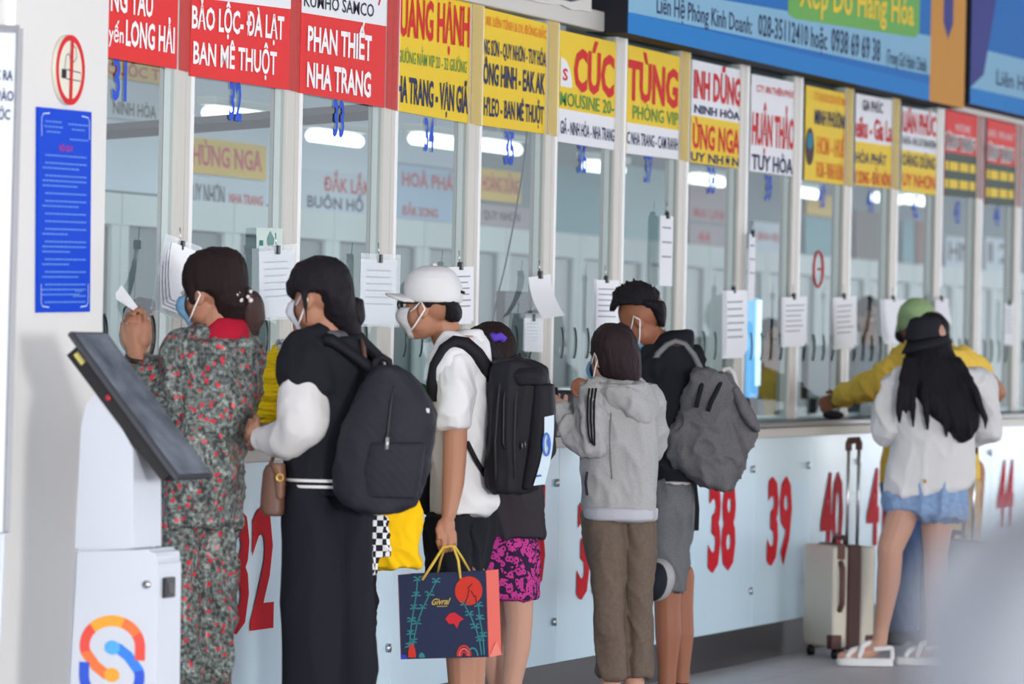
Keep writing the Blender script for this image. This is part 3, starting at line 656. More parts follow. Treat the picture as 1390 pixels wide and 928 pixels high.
q = [s1, s1+V((.25, 0, 0)), s0+V((.25, 0, 0)), s0]
g = G().slab(q, -nd*.016); bmesh.ops.bevel(g.bm, geom=g.bm.edges[:], offset=.003, segments=2, affect='EDGES'); build('screen_bezel', g, mat('graphite bezel', (70, 72, 80), .3, .3), kr, flat=True)
m, nt, b, co = nodes_of('touch screen with reflection', .15); n1 = tex(nt, 'Noise', co, 9); n1.inputs['Detail'].default_value = 6
nt.links.new(ramp(nt, n1.outputs[0], [(.3, srgb(70, 76, 88)), (.7, srgb(126, 134, 146))], 'LINEAR'), b.inputs['Base Color'])  # grey-blue reflection on the glass is painted into the base colour
panel(kr, q, m, .04, .96, .02, .98, .002, 'touch_screen')
n = nd; hs = [s0*.93+s1*.07-nd*.016, s0*.06+s1*.94-nd*.016]
g = G().slab([hs[0]+V((.03, 0, 0)), hs[1]+V((.03, 0, 0)), hs[1]+V((.03, 0, 0))-nd*.04, hs[0]+V((.03, 0, 0))-nd*.045], V((.19, 0, 0))); build('screen_housing', g, PLASTIC, kr, flat=True)
pa = hs[0]*.93+hs[1]*.07-nd*.02+V((.03, 0, 0)); build('yellow_sticker', G().slab([pa-dr*.018-nd*.008, pa+dr*.018-nd*.008, pa+dr*.018+nd*.008, pa-dr*.018+nd*.008], V((-.002, 0, 0))), mat('yellow label', (214, 200, 120), .6), kr, flat=True)
pa = hs[0]*.62+hs[1]*.38-nd*.02+V((.03, 0, 0)); build('power_button', G().tube([pa, pa+V((-.006, 0, 0))], .009, 10), mat('red plastic', (190, 60, 66), .4), kr)
pa = K(200, 793); build('key_lock', G().tube([pa, pa+V((-.008, 0, 0))], .011, 12), STEEL, kr)
yf = low[1].y; pz = aty(231, 797, yf-.004); build('card_reader', G().box((pz.x-.035, yf-.006, pz.z-.028), (pz.x+.035, yf+.004, pz.z+.028), .003), PLASTIC, kr, flat=True)
build('reader_slot', G().box((pz.x-.02, yf-.009, pz.z-.018), (pz.x+.022, yf-.005, pz.z+.016), .002), mat('dark lens', (70, 66, 72), .2), kr, flat=True)
# S-shaped loop logo on the kiosk side
ql = [K(107, 960), K(198, 960), K(198, 833), K(107, 833)]; z0, z1 = K(150, 961).z, K(150, 833).z
ya, yb = K(107, 900).y, K(198, 900).y; ql = [V((XK, ya, z0)), V((XK, yb, z0)), V((XK, yb, z1)), V((XK, ya, z1))]
def arc(cx, cy, rx, ry, a0, a1, k=14): return [(cx+rx*math.cos(math.radians(a0+(a1-a0)*j/k)), cy+ry*math.sin(math.radians(a0+(a1-a0)*j/k))) for j in range(k+1)]
asp = (yb-ya); 
def s_path():      # orange half: from the inner dot, round the left, over the top and down the right
    return [(.50, .355)]+[(.40, .365), (.26, .44)]+arc(.5, .66, .415, .27, 195, 0, 20)+[(.915, .58), (.915, .52)]
LG = [mat('logo amber', (244, 166, 56), .5), mat('logo orange', (240, 120, 66), .5), mat('logo red', (232, 82, 70), .5), mat('logo sky', (84, 172, 240), .5), mat('logo azure', (56, 130, 236), .5), mat('logo blue', (48, 88, 210), .5)]
pa = s_path(); cuts = [(0, 4, LG[1], LG[4]), (3, 10, LG[2], LG[5]), (9, 17, LG[0], LG[4]), (16, 21, LG[1], LG[4]), (20, len(pa), LG[2], LG[5])]
for k, (a, b_, m1, m2) in enumerate(cuts):
    seg_ = pa[a:b_+1]; ribbon_on(kr, ql, seg_, .115, m1, .0015+.0002*k, 'logo'); ribbon_on(kr, ql, [(1-u, 1-v) for u, v in seg_], .115, m2, .0015+.0002*k, 'logo')
for cu, cv, m1 in ((.5, .355, LG[0]), (.5, .645, LG[3])): poly_on(kr, ql, arc(cu, cv, .115, .075, 0, 340, 18), m1, .003, 'logo')
# ------------------------------------------------------------------ behind the glass
YI = 2.6
IG = mat('inner glass door', (62, 80, 84), .4); IF = mat('inner white frame', (224, 228, 228), .6); IPAL = mat('inner pale wall', (138, 148, 156), .8)
zdoor = aty(600, 315, YI).z; ztop = 2.98
struct(build('wall_inner', G().box((-1.27, YI, 0), (29.9, YI+.06, ztop)), IPAL, flat=True))
k = 0; x = -1.2
while x < 28:
    r = empty('window_%d' % (40+k), V((x+.6, YI, 0))); r['kind'] = 'structure'
    g = G()
    for a in (0, .62, 1.24): g.box((x+a, YI-.05, .0), (x+a+.09, YI-.005, zdoor), .004)
    g.box((x, YI-.056, zdoor-.09), (x+1.33, YI-.004, zdoor+.05), .004); build('frame', g, IF, r, flat=True)
    build('panes', G().box((x+.09, YI-.03, .02), (x+.62, YI-.02, zdoor-.1)).box((x+.71, YI-.03, .02), (x+1.24, YI-.02, zdoor-.1)), IG, r, flat=True)
    x += 1.345; k += 1
def isign(xl, xr, yt, yb, m, texts, label, Y=YI-.02):
    q = [aty(xl, yb, Y), aty(xr, yb+(xr-xl)*.06, Y), aty(xr, yt+(xr-xl)*.1, Y), aty(xl, yt, Y)]
    z0 = (q[0].z+q[1].z)/2; z1 = (q[2].z+q[3].z)/2
    q[0].z = q[1].z = z0; q[2].z = q[3].z = z1
    r = empty('inner_sign', (q[0]+q[1])/2); tag(r, label, 'sign', 'route signs inside the office')
    panel(r, q, m, 0, 1, 0, 1, .006, 'board', .006)
    for s, mt, u0, u1, v0, v1 in texts: lettering(r, q, s, mt, u0, u1, v0, v1, .008, .02)
DIMY = mat('aged yellow vinyl', (236, 190, 60), .6); DIMW = mat('aged white vinyl', (206, 214, 226), .6); DIMB = mat('pale blue inner vinyl', (176, 200, 226), .6); TEALV = mat('teal vinyl', (110, 160, 170), .6); PINKV = mat('greyed pink vinyl', (178, 158, 166), .6)
isign(128, 520, 92, 262, mat('pale blue white board', (214, 224, 236), .7), [], 'wide pale blue board on the inner wall behind windows 31 to 33', YI-.008)
isign(528, 632, 120, 222, mat('pale blue white board', (214, 224, 236), .7), [], 'pale board above the inner sign reading HOÀ PHÁT', YI-.008)
isign(1094, 1140, 262, 292, DIMY, [], 'ochre inner board behind blue number 40')
isign(1160, 1202, 285, 365, mat('taupe board', (126, 116, 114), .7), [], 'taupe inner board behind blue number 41')
isign(1224, 1240, 300, 372, TEALV, [], 'narrow teal inner board behind blue number 42')
isign(1243, 1262, 300, 375, mat('brick board', (150, 104, 92), .7), [], 'narrow brick brown inner board behind blue number 42')
isign(130, 229, 80, 106, DIMY, [('QUỐC TÚ', RLET, .12, .98, .2, .8)], 'yellow inner sign with red letters behind number 31')
isign(130, 229, 109, 160, DIMW, [('NINH HÒA', DGR, .2, .8, .12, .45)], 'greyish inner sign reading NINH HÒA behind number 31')
isign(252, 360, 186, 236, DIMY, [('HÙNG NGA', RLET, .06, .94, .25, .8)], 'yellow inner sign reading HÙNG NGA behind window 32')
isign(252, 360, 240, 284, DIMW, [('UY NHƠN', DGR, .06, .46, .2, .8), ('NHA TRANG', RLET, .52, .95, .3, .6)], 'white inner sign with dark UY NHƠN under the yellow one')
isign(404, 512, 228, 290, DIMW, [('ĐẮK LẮK', RLET, .3, .9, .55, .85), ('BUÔN HỒ', NAVY, .1, .8, .15, .4)], 'white inner sign with red letters behind window 33')
isign(534, 630, 222, 296, DIMB, [('HOÀ PHÁT', RLET, .1, .92, .6, .85), ('ĐẮK SONG', RLET, .1, .6, .06, .22)], 'pale blue inner sign reading HOÀ PHÁT')
isign(650, 706, 228, 272, DIMY, [('HOÀNG DŨNG', RLET, .05, .95, .3, .75)], 'small yellow inner sign behind window 35')
isign(650, 726, 276, 306, PINKV, [('QUY NHƠN', DGR, .05, .7, .3, .7)], 'greyed pink inner sign under the small yellow one')
isign(752, 830, 225, 322, TEALV, [('', RLET, 0, 1, 0, 1)][:0], 'plain teal inner board behind window 36')
isign(846, 905, 225, 328, mat('pale teal vinyl', (176, 200, 204), .6), [], 'plain pale teal inner board behind window 37')
isign(934, 990, 248, 300, PINKV, [('MAI LINH', RLET, .1, .9, .1, .35)], 'greyed pink inner sign behind window 38')
isign(934, 990, 302, 335, PINKV, [('44', RLET, .2, .5, .2, .7)], 'lower greyed pink inner board behind window 38')
isign(1022, 1070, 300, 350, DIMW, [('BÌNH ĐỊNH', RLET, .1, .9, .5, .7)], 'white inner sign behind window 39')
isign(1092, 1138, 295, 345, TEALV, [], 'teal and ochre inner board behind window 40')
isign(1282, 1324, 320, 370, DIMW, [('HN', DGR, .1, .85, .35, .85), ('', ORG, 0, 1, 0, 1)][:1], 'white inner sign with dark HN behind window 43')
isign(1336, 1378, 322, 372, DIMW, [('12', DGR, .1, .9, .35, .85)], 'white inner sign with dark numerals behind window 44')
TUBE = mat('lit tube', (255, 255, 250), .5, emit=2.2)
for k, (px, py) in enumerate(((318, 158), (455, 188), (590, 192), (676, 200), (1090, 262), (1203, 270), (1240, 272), (820, 228), (960, 245))):
    c = aty(px, py, 1.9); r = empty('ceiling_lamp', V((c.x, c.y, c.z)))
    tag(r, ['lit tube lamp behind blue number 32', 'lit tube lamp behind blue number 33', 'lit tube lamp behind blue number 34', 'lit tube lamp behind blue number 35', 'lit tube lamp behind blue number 39', 'lit tube lamp behind blue number 41', 'lit tube lamp behind blue number 42', 'lit tube lamp behind blue number 36', 'lit tube lamp behind blue number 38'][k], 'lamp', 'tube lamps in the office')
    build('housing', G().box((c.x-.33, c.y-.05, c.z+.035), (c.x+.33, c.y+.05, c.z+.07), .005), IF, r, flat=True)
    build('tube', G().tube([V((c.x-.31, c.y, c.z)), V((c.x+.31, c.y, c.z))], .03, 10), TUBE, r)
    build('rod', G().tube([V((c.x, c.y, c.z+.06)), V((c.x, c.y, 3.0))], .006, 6), STEEL, r)
a, b_ = dep(140, 179, 19.6), dep(512, 151, 18.3)
struct(build('trim_2', G().tube([a, b_], .032, 4), mat('dark bronze beam', (78, 76, 78), .6), flat=True))
# unseen area light added at ceiling height to brighten the office
la = bpy.data.lights.new('office_fill', 'AREA'); la.shape = 'RECTANGLE'; la.size = 12; la.size_y = 1.2; la.energy = 42; la.color = (.95, 1, 1)
lo = bpy.data.objects.new('office_fill', la); COL.objects.link(lo); lo.location = (6, 1.5, 2.98)
# desk, screens, plants
dk = empty('office_desk', V((6, .56, 0))); tag(dk, 'long pale office desk behind the ticket windows', 'desk')
build('desktop', G().box((-1.2, .32, .70), (15, .82, .74), .005), mat('pale desk', (190, 190, 186), .6), dk, flat=True)
for x in (-.9, 2.2, 5.3, 8.4, 11.5, 14.6): build('desk_leg', G().box((x-.03, .36, 0), (x+.03, .42, .70), .004), STEEL, dk, flat=True)
def monitor(px, py, label, Y=.6, lit=False, w=.42, h=.28):
    c = aty(px, py, Y); r = empty('computer_monitor', V((c.x, c.y, .74))); tag(r, label, 'monitor')
    z = max(.95, c.z-h/2)
    build('screen_case', G().box((c.x-w/2, Y-.02, z), (c.x+w/2, Y+.02, z+h), .006), PLASTIC, r, flat=True)
    if lit: build('screen', G().box((c.x-w/2+.015, Y-.024, z+.015), (c.x+w/2-.015, Y-.021, z+h-.015)), mat('lit blue screen', (150, 215, 255), .4, emit=1.2), r, flat=True)
    build('stand', G().box((c.x-.025, Y-.02, .748), (c.x+.025, Y+.02, z+.02), .003).box((c.x-.1, Y-.08, .74), (c.x+.1, Y+.08, .752), .003), PLASTIC, r, flat=True)
monitor(1106, 505, 'black computer monitor near the money pouch, behind the counter', .6)
monitor(700, 440, 'black computer monitor behind blue number 35, above the skirt', .6)
# tall bright blue-white screen by window 39
c = aty(1021, 450, .2); r = empty('lit_display', V((c.x, c.y, 1.07))); tag(r, 'tall glowing blue-white display behind window 39', 'display')
build('casing', G().box((c.x-.055, .18, 1.16), (c.x+.075, .22, c.z+.16), .02), mat('lit sky blue', (120, 190, 250), .4, emit=.8), r)
build('lit_face', G().box((c.x+.0, .172, 1.22), (c.x+.066, .181, c.z+.15), .004), mat('lit white blue', (225, 245, 255), .4, emit=1.2), r)
build('foot', G().box((c.x-.05, .15, 1.068), (c.x+.06, .25, 1.165), .005), PLASTIC, r, flat=True)
LEAF = mat('leaf green', (86, 120, 78), .6)
def plant(px, py, Y, label, n=14, s=.16):
    c = aty(px, py, Y); zb = 1.069; r = empty('potted_plant', V((c.x, Y, zb))); tag(r, label, 'plant')
    build('pot', G().rings([[V((c.x+rr*math.cos(a), Y+rr*math.sin(a), z)) for a in [2*math.pi*k/16 for k in range(16)]] for rr, z in ((.035, zb), (.05, zb+.1), (.052, zb+.105))]), mat('white pot', (210, 208, 204), .5), r)
    g = G()
    for k in range(n):
        a = 2*math.pi*k/n+random.uniform(-.2, .2); L = s*random.uniform(.7, 1.15); up = random.uniform(.4, 1.1)
        d = V((math.cos(a), math.sin(a), 0)); sd = V((-d.y, d.x, 0)); p0 = V((c.x, Y, zb+.09)); rows = []
        for j in range(6):
            f = j/5; wd = .014*math.sin(math.pi*(.1+.85*f)); p = p0+d*(L*f*.8)+ZU*(L*up*(f*1.3-.75*f*f)); rows.append((g.bm.verts.new(p-sd*wd), g.bm.verts.new(p+ZU*.004), g.bm.verts.new(p+sd*wd)))
        for A, B in zip(rows, rows[1:]):
            g.bm.faces.new((A[0], A[1], B[1], B[0])); g.bm.faces.new((A[1], A[2], B[2], B[1]))
    build('foliage', g, LEAF, r)
plant(580, 505, .2, 'small spiky potted plant behind the masked man in the white cap')
plant(1282, 516, .2, 'small potted plant behind window 43', 12, .14)
plant(352, 470, .2, 'slender potted plant between the ponytail and the white printed sheet', 12, .3)
tag(build('loose_cable', G().tube([V((aty(726, 0, .12).x, .12, 2.775))]+[aty(x_, y_, .12) for x_, y_ in ((722, 60), (714, 195), (708, 240), (698, 300), (686, 360), (676, 400), (668, 440), (664, 520))], .0035, 6), PLASTIC, None), 'thin dark cable running down behind the glass of window 35', 'cable')
# dark counter-top card terminal beside the grey hoodie
c = aty(775, 545, -.06); r = empty('card_terminal', V((c.x, -.06, 1.068))); tag(r, 'dark box on the counter between black backpack and grey hoodie', 'terminal')
build('body', G().box((c.x-.13, -.11, 1.068), (c.x+.13, -.02, 1.215), .01), mat('dark grey plastic', (58, 58, 64), .5), r)
build('top_edge', G().box((c.x-.13, -.112, 1.215), (c.x+.13, -.02, 1.23), .004), STEEL, r, flat=True)
# ------------------------------------------------------------------ people
class Head:
    def __init__(s, g, D, px, py, H, fr, ff, tilt=0, roll=0):
        s.c = dep(px, py, D); s.H = H; CUR[0] = px
        f = (RT*fr+FH*ff).normalized(); side = ZU.cross(f)
        u = ZU; t = math.radians(tilt); f, u = f*math.cos(t)-u*math.sin(t), u*math.cos(t)+f*math.sin(t)
        s.f, s.u, s.s = f, u, side
        E = lambda cf, cu, cs, rf, ru, rs: g.ell(s.at(cf, cu, cs), (f*rf*H, side*rs*H, u*ru*H), 3)
        E(-.06, .13, 0, .40, .37, .32)          # cranium
        E(.10, -.12, 0, .27, .36, .27)          # face
        E(.20, -.36, 0, .15, .13, .16)          # chin
        E(.10, -.28, 0, .22, .16, .24)          # jaw
        g.chain([(s.at(.36, .04, 0), .03*H), (s.at(.43, -.10, 0), .055*H), (s.at(.37, -.14, 0), .04*H)])   # nose
        for k in (-1, 1):
            E(-.03, -.07, .30*k, .085, .13, .045)                                                          # ear
            g.chain([(s.at(.30, .10, .07*k), .035*H), (s.at(.24, .09, .2*k), .035*H)])                     # brow
            g.chain([(s.at(.345, -.245, .0), .03*H), (s.at(.315, -.245, .09*k), .02*H)])                   # lips
    def at(s, cf, cu, cs): return s.c+s.f*(cf*s.H)+s.u*(cu*s.H)+s.s*(cs*s.H)
def face_parts(h, parent, mask=None, glasses=False, brows=True):
    H = h.H; EYEW = mat('eye white', (225, 222, 218), .3); IRIS = mat('dark iris', (40, 30, 28), .2)
    for k in (-1, 1):
        e = build('eye', G().ball(h.at(.315, .0, .115*k), .048*H, 2), EYEW, parent)
        build('iris', G().ell(h.at(.352, .0, .12*k), (h.f*.014*H, h.s*.025*H, h.u*.025*H), 2), IRIS, e)
    if brows:
        for k in (-1, 1): build('eyebrow', G().chain([(h.at(.352, .10, .05*k), .016*H), (h.at(.33, .125, .14*k), .014*H), (h.at(.27, .11, .21*k), .008*H)]), HAIR, parent)
    if mask:
        g = G(); rows = []
        for i in range(11):                     # wrapped shell from nose bridge to under the chin
            v = i/10; cu = -.04-.44*v; prot = .40+.10*math.sin(math.pi*min(1, v*1.25+.12))-.13*v*v; wd = .235+.05*math.sin(math.pi*v); ring = []
            for j in range(13):
                a = math.radians(-84+14*j); ring.append(h.at(prot*math.cos(a)*.62+prot*.40, cu, (wd+.02)*math.sin(a)*1.02))
            rows.append(ring)
        ins = [[p+(h.c-p).normalized()*.003 for p in r] for r in rows]
        A = [[g.bm.verts.new(p) for p in r] for r in rows]; B = [[g.bm.verts.new(p) for p in r] for r in ins]
        for i in range(10):
            for j in range(12):
                g.bm.faces.new((A[i][j], A[i][j+1], A[i+1][j+1], A[i+1][j])); g.bm.faces.new((B[i][j+1], B[i][j], B[i+1][j], B[i+1][j+1]))
        for j in range(12):
            for i in (0, 10): g.bm.faces.new((A[i][j+1], A[i][j], B[i][j], B[i][j+1]))
        mk = build('face_mask', g, mask, parent)
        for k in (-1, 1):
            for j, (v0, cu, fin) in enumerate(((.0, -.10, .05), (0, -.38, -.16))):
                build('ear_loop', G().tube([h.at(.17, cu, .285*k), h.at(.08, (cu+fin)/2-.01, .32*k), h.at(-.01, fin+.0, .345*k), h.at(-.07, -.06, .335*k)], .0028, 6), mat('white elastic', (232, 232, 236), .8), mk)
    if glasses:
        g = G()
        for k in (-1, 1):
            g.tube([h.at(.40, .0, .13*k)+h.s*(.085*H*math.cos(a)*1)+h.u*(.075*H*math.sin(a)) for a in [2*math.pi*j/16 for j in range(17)]], .0025, 6)
            g.tube([h.at(.40, .02, .21*k), h.at(.25, .02, .29*k), h.at(-.02, .02, .335*k)], .0025, 6)
        g.tube([h.at(.41, .02, -.05), h.at(.425, .03, 0), h.at(.41, .02, .05)], .0025, 6)
        gl = build('glasses_frame', g, PLASTIC, parent)
        for k in (-1, 1): build('lens', G().ell(h.at(.40, .0, .13*k), (h.s*.08*H, h.u*.072*H, h.f*.004*H), 2), mat('tinted lens', (70, 72, 78), .1, alpha=.55), gl)
def person(g, D, px, base_py_floor, material, label, voxel=.006, smooth=2, cat='person', group=None):
    b = dep(px, 504, D); o = build('person', g, material, None, base=V((b.x, b.y, 0)), voxel=voxel, smooth=smooth)
    return tag(o, label, cat, group)
def cloth(name, g, m, parent, voxel=.009, smooth=3, disp=.008, dscale=8, dst=(1, 1, .55), seed=1): return build(name, g, m, parent, voxel=voxel, smooth=smooth, disp=disp*1.2 if disp > .0045 else disp, dscale=dscale, dst=dst, seed=seed)
def hairpart(name, g, m, parent, voxel=.007, smooth=2, seed=3): return build(name, g, m, parent, voxel=voxel, smooth=smooth, disp=.003, dscale=30, dst=(1, 1, .25), seed=seed)
def shrink(rows, f): return [(r[0], (r[1]+r[2])/2-(r[2]-r[1])/2*f, (r[1]+r[2])/2+(r[2]-r[1])/2*f)+tuple(r[3:]) for r in rows]
CUR = [695]
def fy(D, px=None): # pixel row of the floor at depth D under a pixel column
    px = CUR[0] if px is None else px; a, b_ = dep(px, 0, D).z, dep(px, 1000, D).z
    return 1000*a/(a-b_)
def shoe(parent, px, D, dz, fr, ff, m, L=.25):
    c = dep(px, 504, D+dz); c = V((c.x, c.y, 0)); f = (RT*fr+FH*ff).normalized(); sd = ZU.cross(f)
    g = G().ell(c+f*.07+ZU*.035, (f*.5*L*.8, sd*.045, ZU*.035), 3).ell(c-f*.02+ZU*.05, (f*.07, sd*.042, ZU*.05), 3).ell(c+f*.06+ZU*.016, (f*.5*L, sd*.047, ZU*.016), 3)
    return build('shoe', g, m, parent, voxel=.008, smooth=2)
LSH = lambda D, rows, dz: [(r[0], r[1], r[2], dz) for r in rows]
# ---- 1 woman in floral pyjamas
D = 14.72; g = G(); h = Head(g, D, 285, 395, .232, -.86, .5, 6)
torso = [(462, 262, 345), (480, 252, 352), (500, 246, 356), (540, 240, 351), (580, 232, 335), (620, 222, 326), (660, 218, 325), (712, 216, 324)]
g.limb(D, [(292, 420, .0, .052), (298, 462, .0, .06)]); g.sil(D, shrink(torso, .8), t=.09)
L1 = [(700, 218, 275), (760, 219, 274), (860, 236, 279), (928, 238, 284), (1020, 240, 278)]; L2 = [(700, 268, 322), (780, 268, 318), (850, 270, 315), (928, 274, 314), (1020, 274, 310)]
for L, dz in ((L1, 0), (L2, .05)): g.sil(D+dz, shrink(L+[(fy(D)-20, L[-1][1]+8, L[-1][2]-8)], .7), t=.055)
g.limb(D, [(266, 478, -.02, .05), (236, 553, .02, .042), (207, 520, .05, .040), (188, 486, .07, .030)])
g.limb(D, [(328, 488, .03, .045), (326, 548, .12, .04), (312, 578, .2, .034), (302, 572, .28, .03), (295, 570, .34, .03)])
# raised hand
g.limb(D, [(187, 486, .07, .030), (184, 463, .08, .034), (183, 447, .08, .036)]); g.limb(D, [(193, 462, .07, .028), (194, 443, .08, .028)]); g.limb(D, [(176, 462, .08, .026), (173, 446, .09, .024)])
g.arm_fingers(D, [[(173, 448, .08), (172, 432, .05), (176, 425, .02), (182, 427, .0)], [(181, 444, .07), (179, 426, .05), (182, 418, .02), (187, 421, .0)], [(188, 443, .07), (187, 424, .05), (188, 417, .03), (190, 422, .0)], [(196, 445, .07), (197, 430, .05), (194, 422, .04), (190, 425, .02)], [(170, 466, .09), (166, 450, .10), (166, 438, .1)]], .0086)
p1 = person(g, D, 285, 0, SKIN, 'woman in grey floral satin pyjamas with low ponytail, raising a slip of paper', voxel=.004)
face_parts(h, p1, MASKB)
g = G().sil(D, torso[:1]+torso, t=.115); g.limb(D, [(268, 470, -.02, .068), (252, 480, -.02, .072)]); g.limb(D, [(322, 470, .02, .06), (328, 482, .03, .06)])
sh_ = cloth('pyjama_top', g, MC['floral satin'], p1, disp=.012, dscale=9)
g = G().limb(D, [(264, 480, -.03, .075), (236, 552, .0, .075), (206, 518, .04, .056), (199, 508, .05, .052)]); cloth('sleeve', g, MC['floral satin'], p1, disp=.014, dscale=12)
g = G().limb(D, [(328, 486, .03, .06), (324, 546, .12, .055), (311, 577, .2, .046)]); cloth('sleeve', g, MC['floral satin'], p1, disp=.012, dscale=12)
g = G().sil(D, [(432, 287, 329, 0, .058), (440, 281, 334, 0, .07), (452, 275, 336, 0, .085), (462, 272, 338, 0, .09)]); cloth('collar', g, mat('red cotton', (176, 30, 54), .8), p1, disp=.004)
g = G()
for L, dz in ((L1, 0), (L2, .05)): g.sil(D+dz, L, t=.085)
cloth('pyjama_trousers', g, MC['floral satin'], p1, disp=.016, dscale=7)
g = G().sil(D, [(336, 287, 308, 0, .03), (339, 273, 320, 0, .06), (347, 259, 329, 0, .085), (358, 250, 334, 0, .095), (372, 246.5, 336, 0, .1), (386, 248, 337, 0, .1), (396, 252, 336, 0, .098)], p=2)
g.sil(D, [(394, 262, 336, 0, .09), (404, 284, 335, .0, .092), (416, 288, 334, .01, .09), (428, 292, 331, .02, .08), (440, 298, 327, .03, .06)], p=2); g.sil(D, [(392, 252, 268, -.03, .05), (404, 256, 266, -.03, .05), (414, 260, 265, -.03, .04)], p=2)
hr = hairpart('hair', g, HAIRB, p1)
g = G().limb(D, [(325, 402, .05, .035), (337, 412, .05, .045), (343, 430, .05, .04), (342, 446, .05, .028), (337, 458, .04, .012)]); hairpart('ponytail', g, mat('reddish brown hair', (66, 44, 42), .5, bump=.5, bscale=40, stretch=(9, 9, 1)), p1)
random.seed(4); g = G()
for k in range(16): g.ball(dep(random.uniform(318, 341), random.uniform(392, 408), D-.02+random.uniform(-.03, .02)), random.uniform(.006, .011), 1)
hc = build('hair_clip', g, mat('mixed beads', (70, 60, 74), .3), p1); g = G()
for k in range(8): g.ball(dep(random.uniform(316, 343), random.uniform(394, 408), D-.055+random.uniform(-.01, .01)), random.uniform(.006, .009), 1)
build('pearl', g, mat('pearl white', (232, 222, 220), .25), hc)
g = G().tube([dep(187+15*math.cos(a), 486+5*math.sin(a)+1.5*math.cos(a), D+.07-.033*math.sin(a)) for a in [2*math.pi*k/20 for k in range(21)]], .008, 8); build('bracelet', g, mat('dark beads', (44, 38, 42), .4), p1)
build('ring', G().tube([dep(171+5*math.cos(a), 437+2*math.sin(a), D+.05-.012*math.sin(a)) for a in [2*math.pi*k/14 for k in range(15)]], .002, 6), STEEL, p1)
for px, dz in ((252, 0), (290, .05)): shoe(p1, px, D, dz, -.6, .8, mat('dark slippers', (50, 46, 48), .8))
g = G(); q = [dep(181, 421, D+.0), dep(187, 416, D), dep(165, 387, D+.03), dep(157, 398, D+.03), dep(158, 406, D+.03)]
g.slab(q, FH*.0015); tag(build('paper_slip', g, PAPER, None, flat=True), 'folded white slip of paper pinched in the raised hand', 'paper')
# ---- 2 person in mustard knit, mostly hidden
D = 15.45; g = G(); h = Head(g, D+.05, 424, 430, .215, -.5, .86, 25)
torso = [(472, 392, 460), (500, 388, 480), (560, 395, 495), (640, 408, 505), (700, 412, 512)]
g.limb(D, [(418, 455, .03, .05), (420, 480, 0, .06)]); g.sil(D, shrink(torso, .8), t=.08)
for x in (440, 478): g.limb(D, [(x, 690, 0, .075), (x, 860, 0, .05), (x, fy(D)-12, 0, .036)])
g.limb(D, [(388, 486, .0, .045), (362, 560, .0, .038), (345, 545, .2, .03), (340, 530, .3, .028), (338, 524, .34, .03)])
p2 = person(g, D, 445, 0, SKIN, 'person in mustard yellow knit sleeve, almost hidden behind the black backpack', voxel=.008)
cloth('knit_top', G().sil(D, torso, t=.11), MC['mustard knit'], p2, disp=.01)
cloth('sleeve', G().limb(D, [(390, 486, -.02, .052), (374, 520, -.02, .054), (363, 558, -.01, .045)]), MC['mustard knit'], p2, disp=.012, dscale=16, dst=(.4, .4, 2.2))
g = G()
random.seed(9)
for k in range(26): g.ball(dep(random.uniform(378, 404), random.uniform(463, 476), D-.07+random.uniform(-.03, .03)), random.uniform(.006, .012), 1)
build('beaded_collar', g, mat('pale beads', (200, 200, 206), .5, var=.8, bscale=50), p2)
g = G()
for x in (440, 478): g.limb(D, [(x, 690, 0, .09), (x, 860, 0, .07), (x, fy(D)-40, 0, .06)])
cloth('trousers', g, CHAR, p2)
hairpart('hair', G().sil(D+.05, [(385, 410, 436), (395, 400, 448), (415, 396, 455), (440, 402, 456), (455, 412, 452)], t=.085), HAIR, p2)
for x in (440, 478): shoe(p2, x, D, 0, -.4, .9, CHAR)
# ---- 3 girl in black and white varsity jacket
D = 14.5; g = G(); h = Head(g, D, 432, 402, .222, -.82, .57, 8)
torso = [(458, 418, 482), (475, 404, 498), (500, 398, 503), (540, 398, 502), (580, 396, 498), (626, 387, 494), (650, 388, 490), (671, 391, 488)]
g.limb(D, [(440, 425, .02, .05), (448, 465, .02, .058)]); g.sil(D, shrink(torso, .8), t=.08)
L1 = [(655, 388, 450), (700, 386, 460), (780, 382, 466), (928, 380, 466), (1068, 377, 464)]; L2 = [(655, 440, 492), (700, 450, 506), (780, 456, 508), (928, 458, 509), (1068, 458, 509)]
for L, dz in ((L1, -.02), (L2, .04)): g.sil(D+dz, shrink(L, .55), t=.05)
g.limb(D, [(410, 500, -.06, .045), (411, 560, -.09, .04), (408, 584, -.08, .036), (372, 594, .0, .034), (353, 592, .04, .028)])
g.limb(D, [(490, 500, .1, .05), (480, 580, .2, .042), (430, 590, .3, .03), (415, 590, .36, .03)])
g.limb(D, [(356, 592, .04, .028), (347, 588, .06, .032)]); g.blob(345, 588, D, 9, 16, .03, .06, 8)
g.arm_fingers(D, [[(344, 578, .06), (340, 570, .1), (338, 576, .13)], [(340, 584, .06), (336, 580, .1), (335, 588, .13)], [(340, 592, .06), (335, 592, .1), (336, 600, .13)], [(342, 600, .06), (338, 604, .09), (341, 610, .11)], [(349, 576, .04), (350, 567, .06), (346, 565, .08)]], .010)
p3 = person(g, D, 445, 0, SKIN, 'young woman in black varsity jacket with white sleeves and wide black trousers', voxel=.005)
face_parts(h, p3, MASKW)
g = G().sil(D, torso, t=.115); g.limb(D, [(432, 463, -.03, .055), (412, 478, -.05, .07), (410, 494, -.065, .078), (411, 507, -.08, .079)]); g.limb(D, [(420, 494, -.09, .07), (437, 520, -.1, .05)]); g.limb(D, [(470, 466, .04, .06), (490, 495, .09, .07)])
cloth('jacket', g, BLACK, p3, disp=.0042)
g = G().limb(D, [(412, 522, -.085, .066), (411, 548, -.1, .076), (413, 575, -.11, .074), (395, 596, -.07, .062), (372, 597, .0, .054), (357, 595, .03, .038)]); cloth('white_sleeve', g, CREAM, p3, disp=.0045, dscale=9)
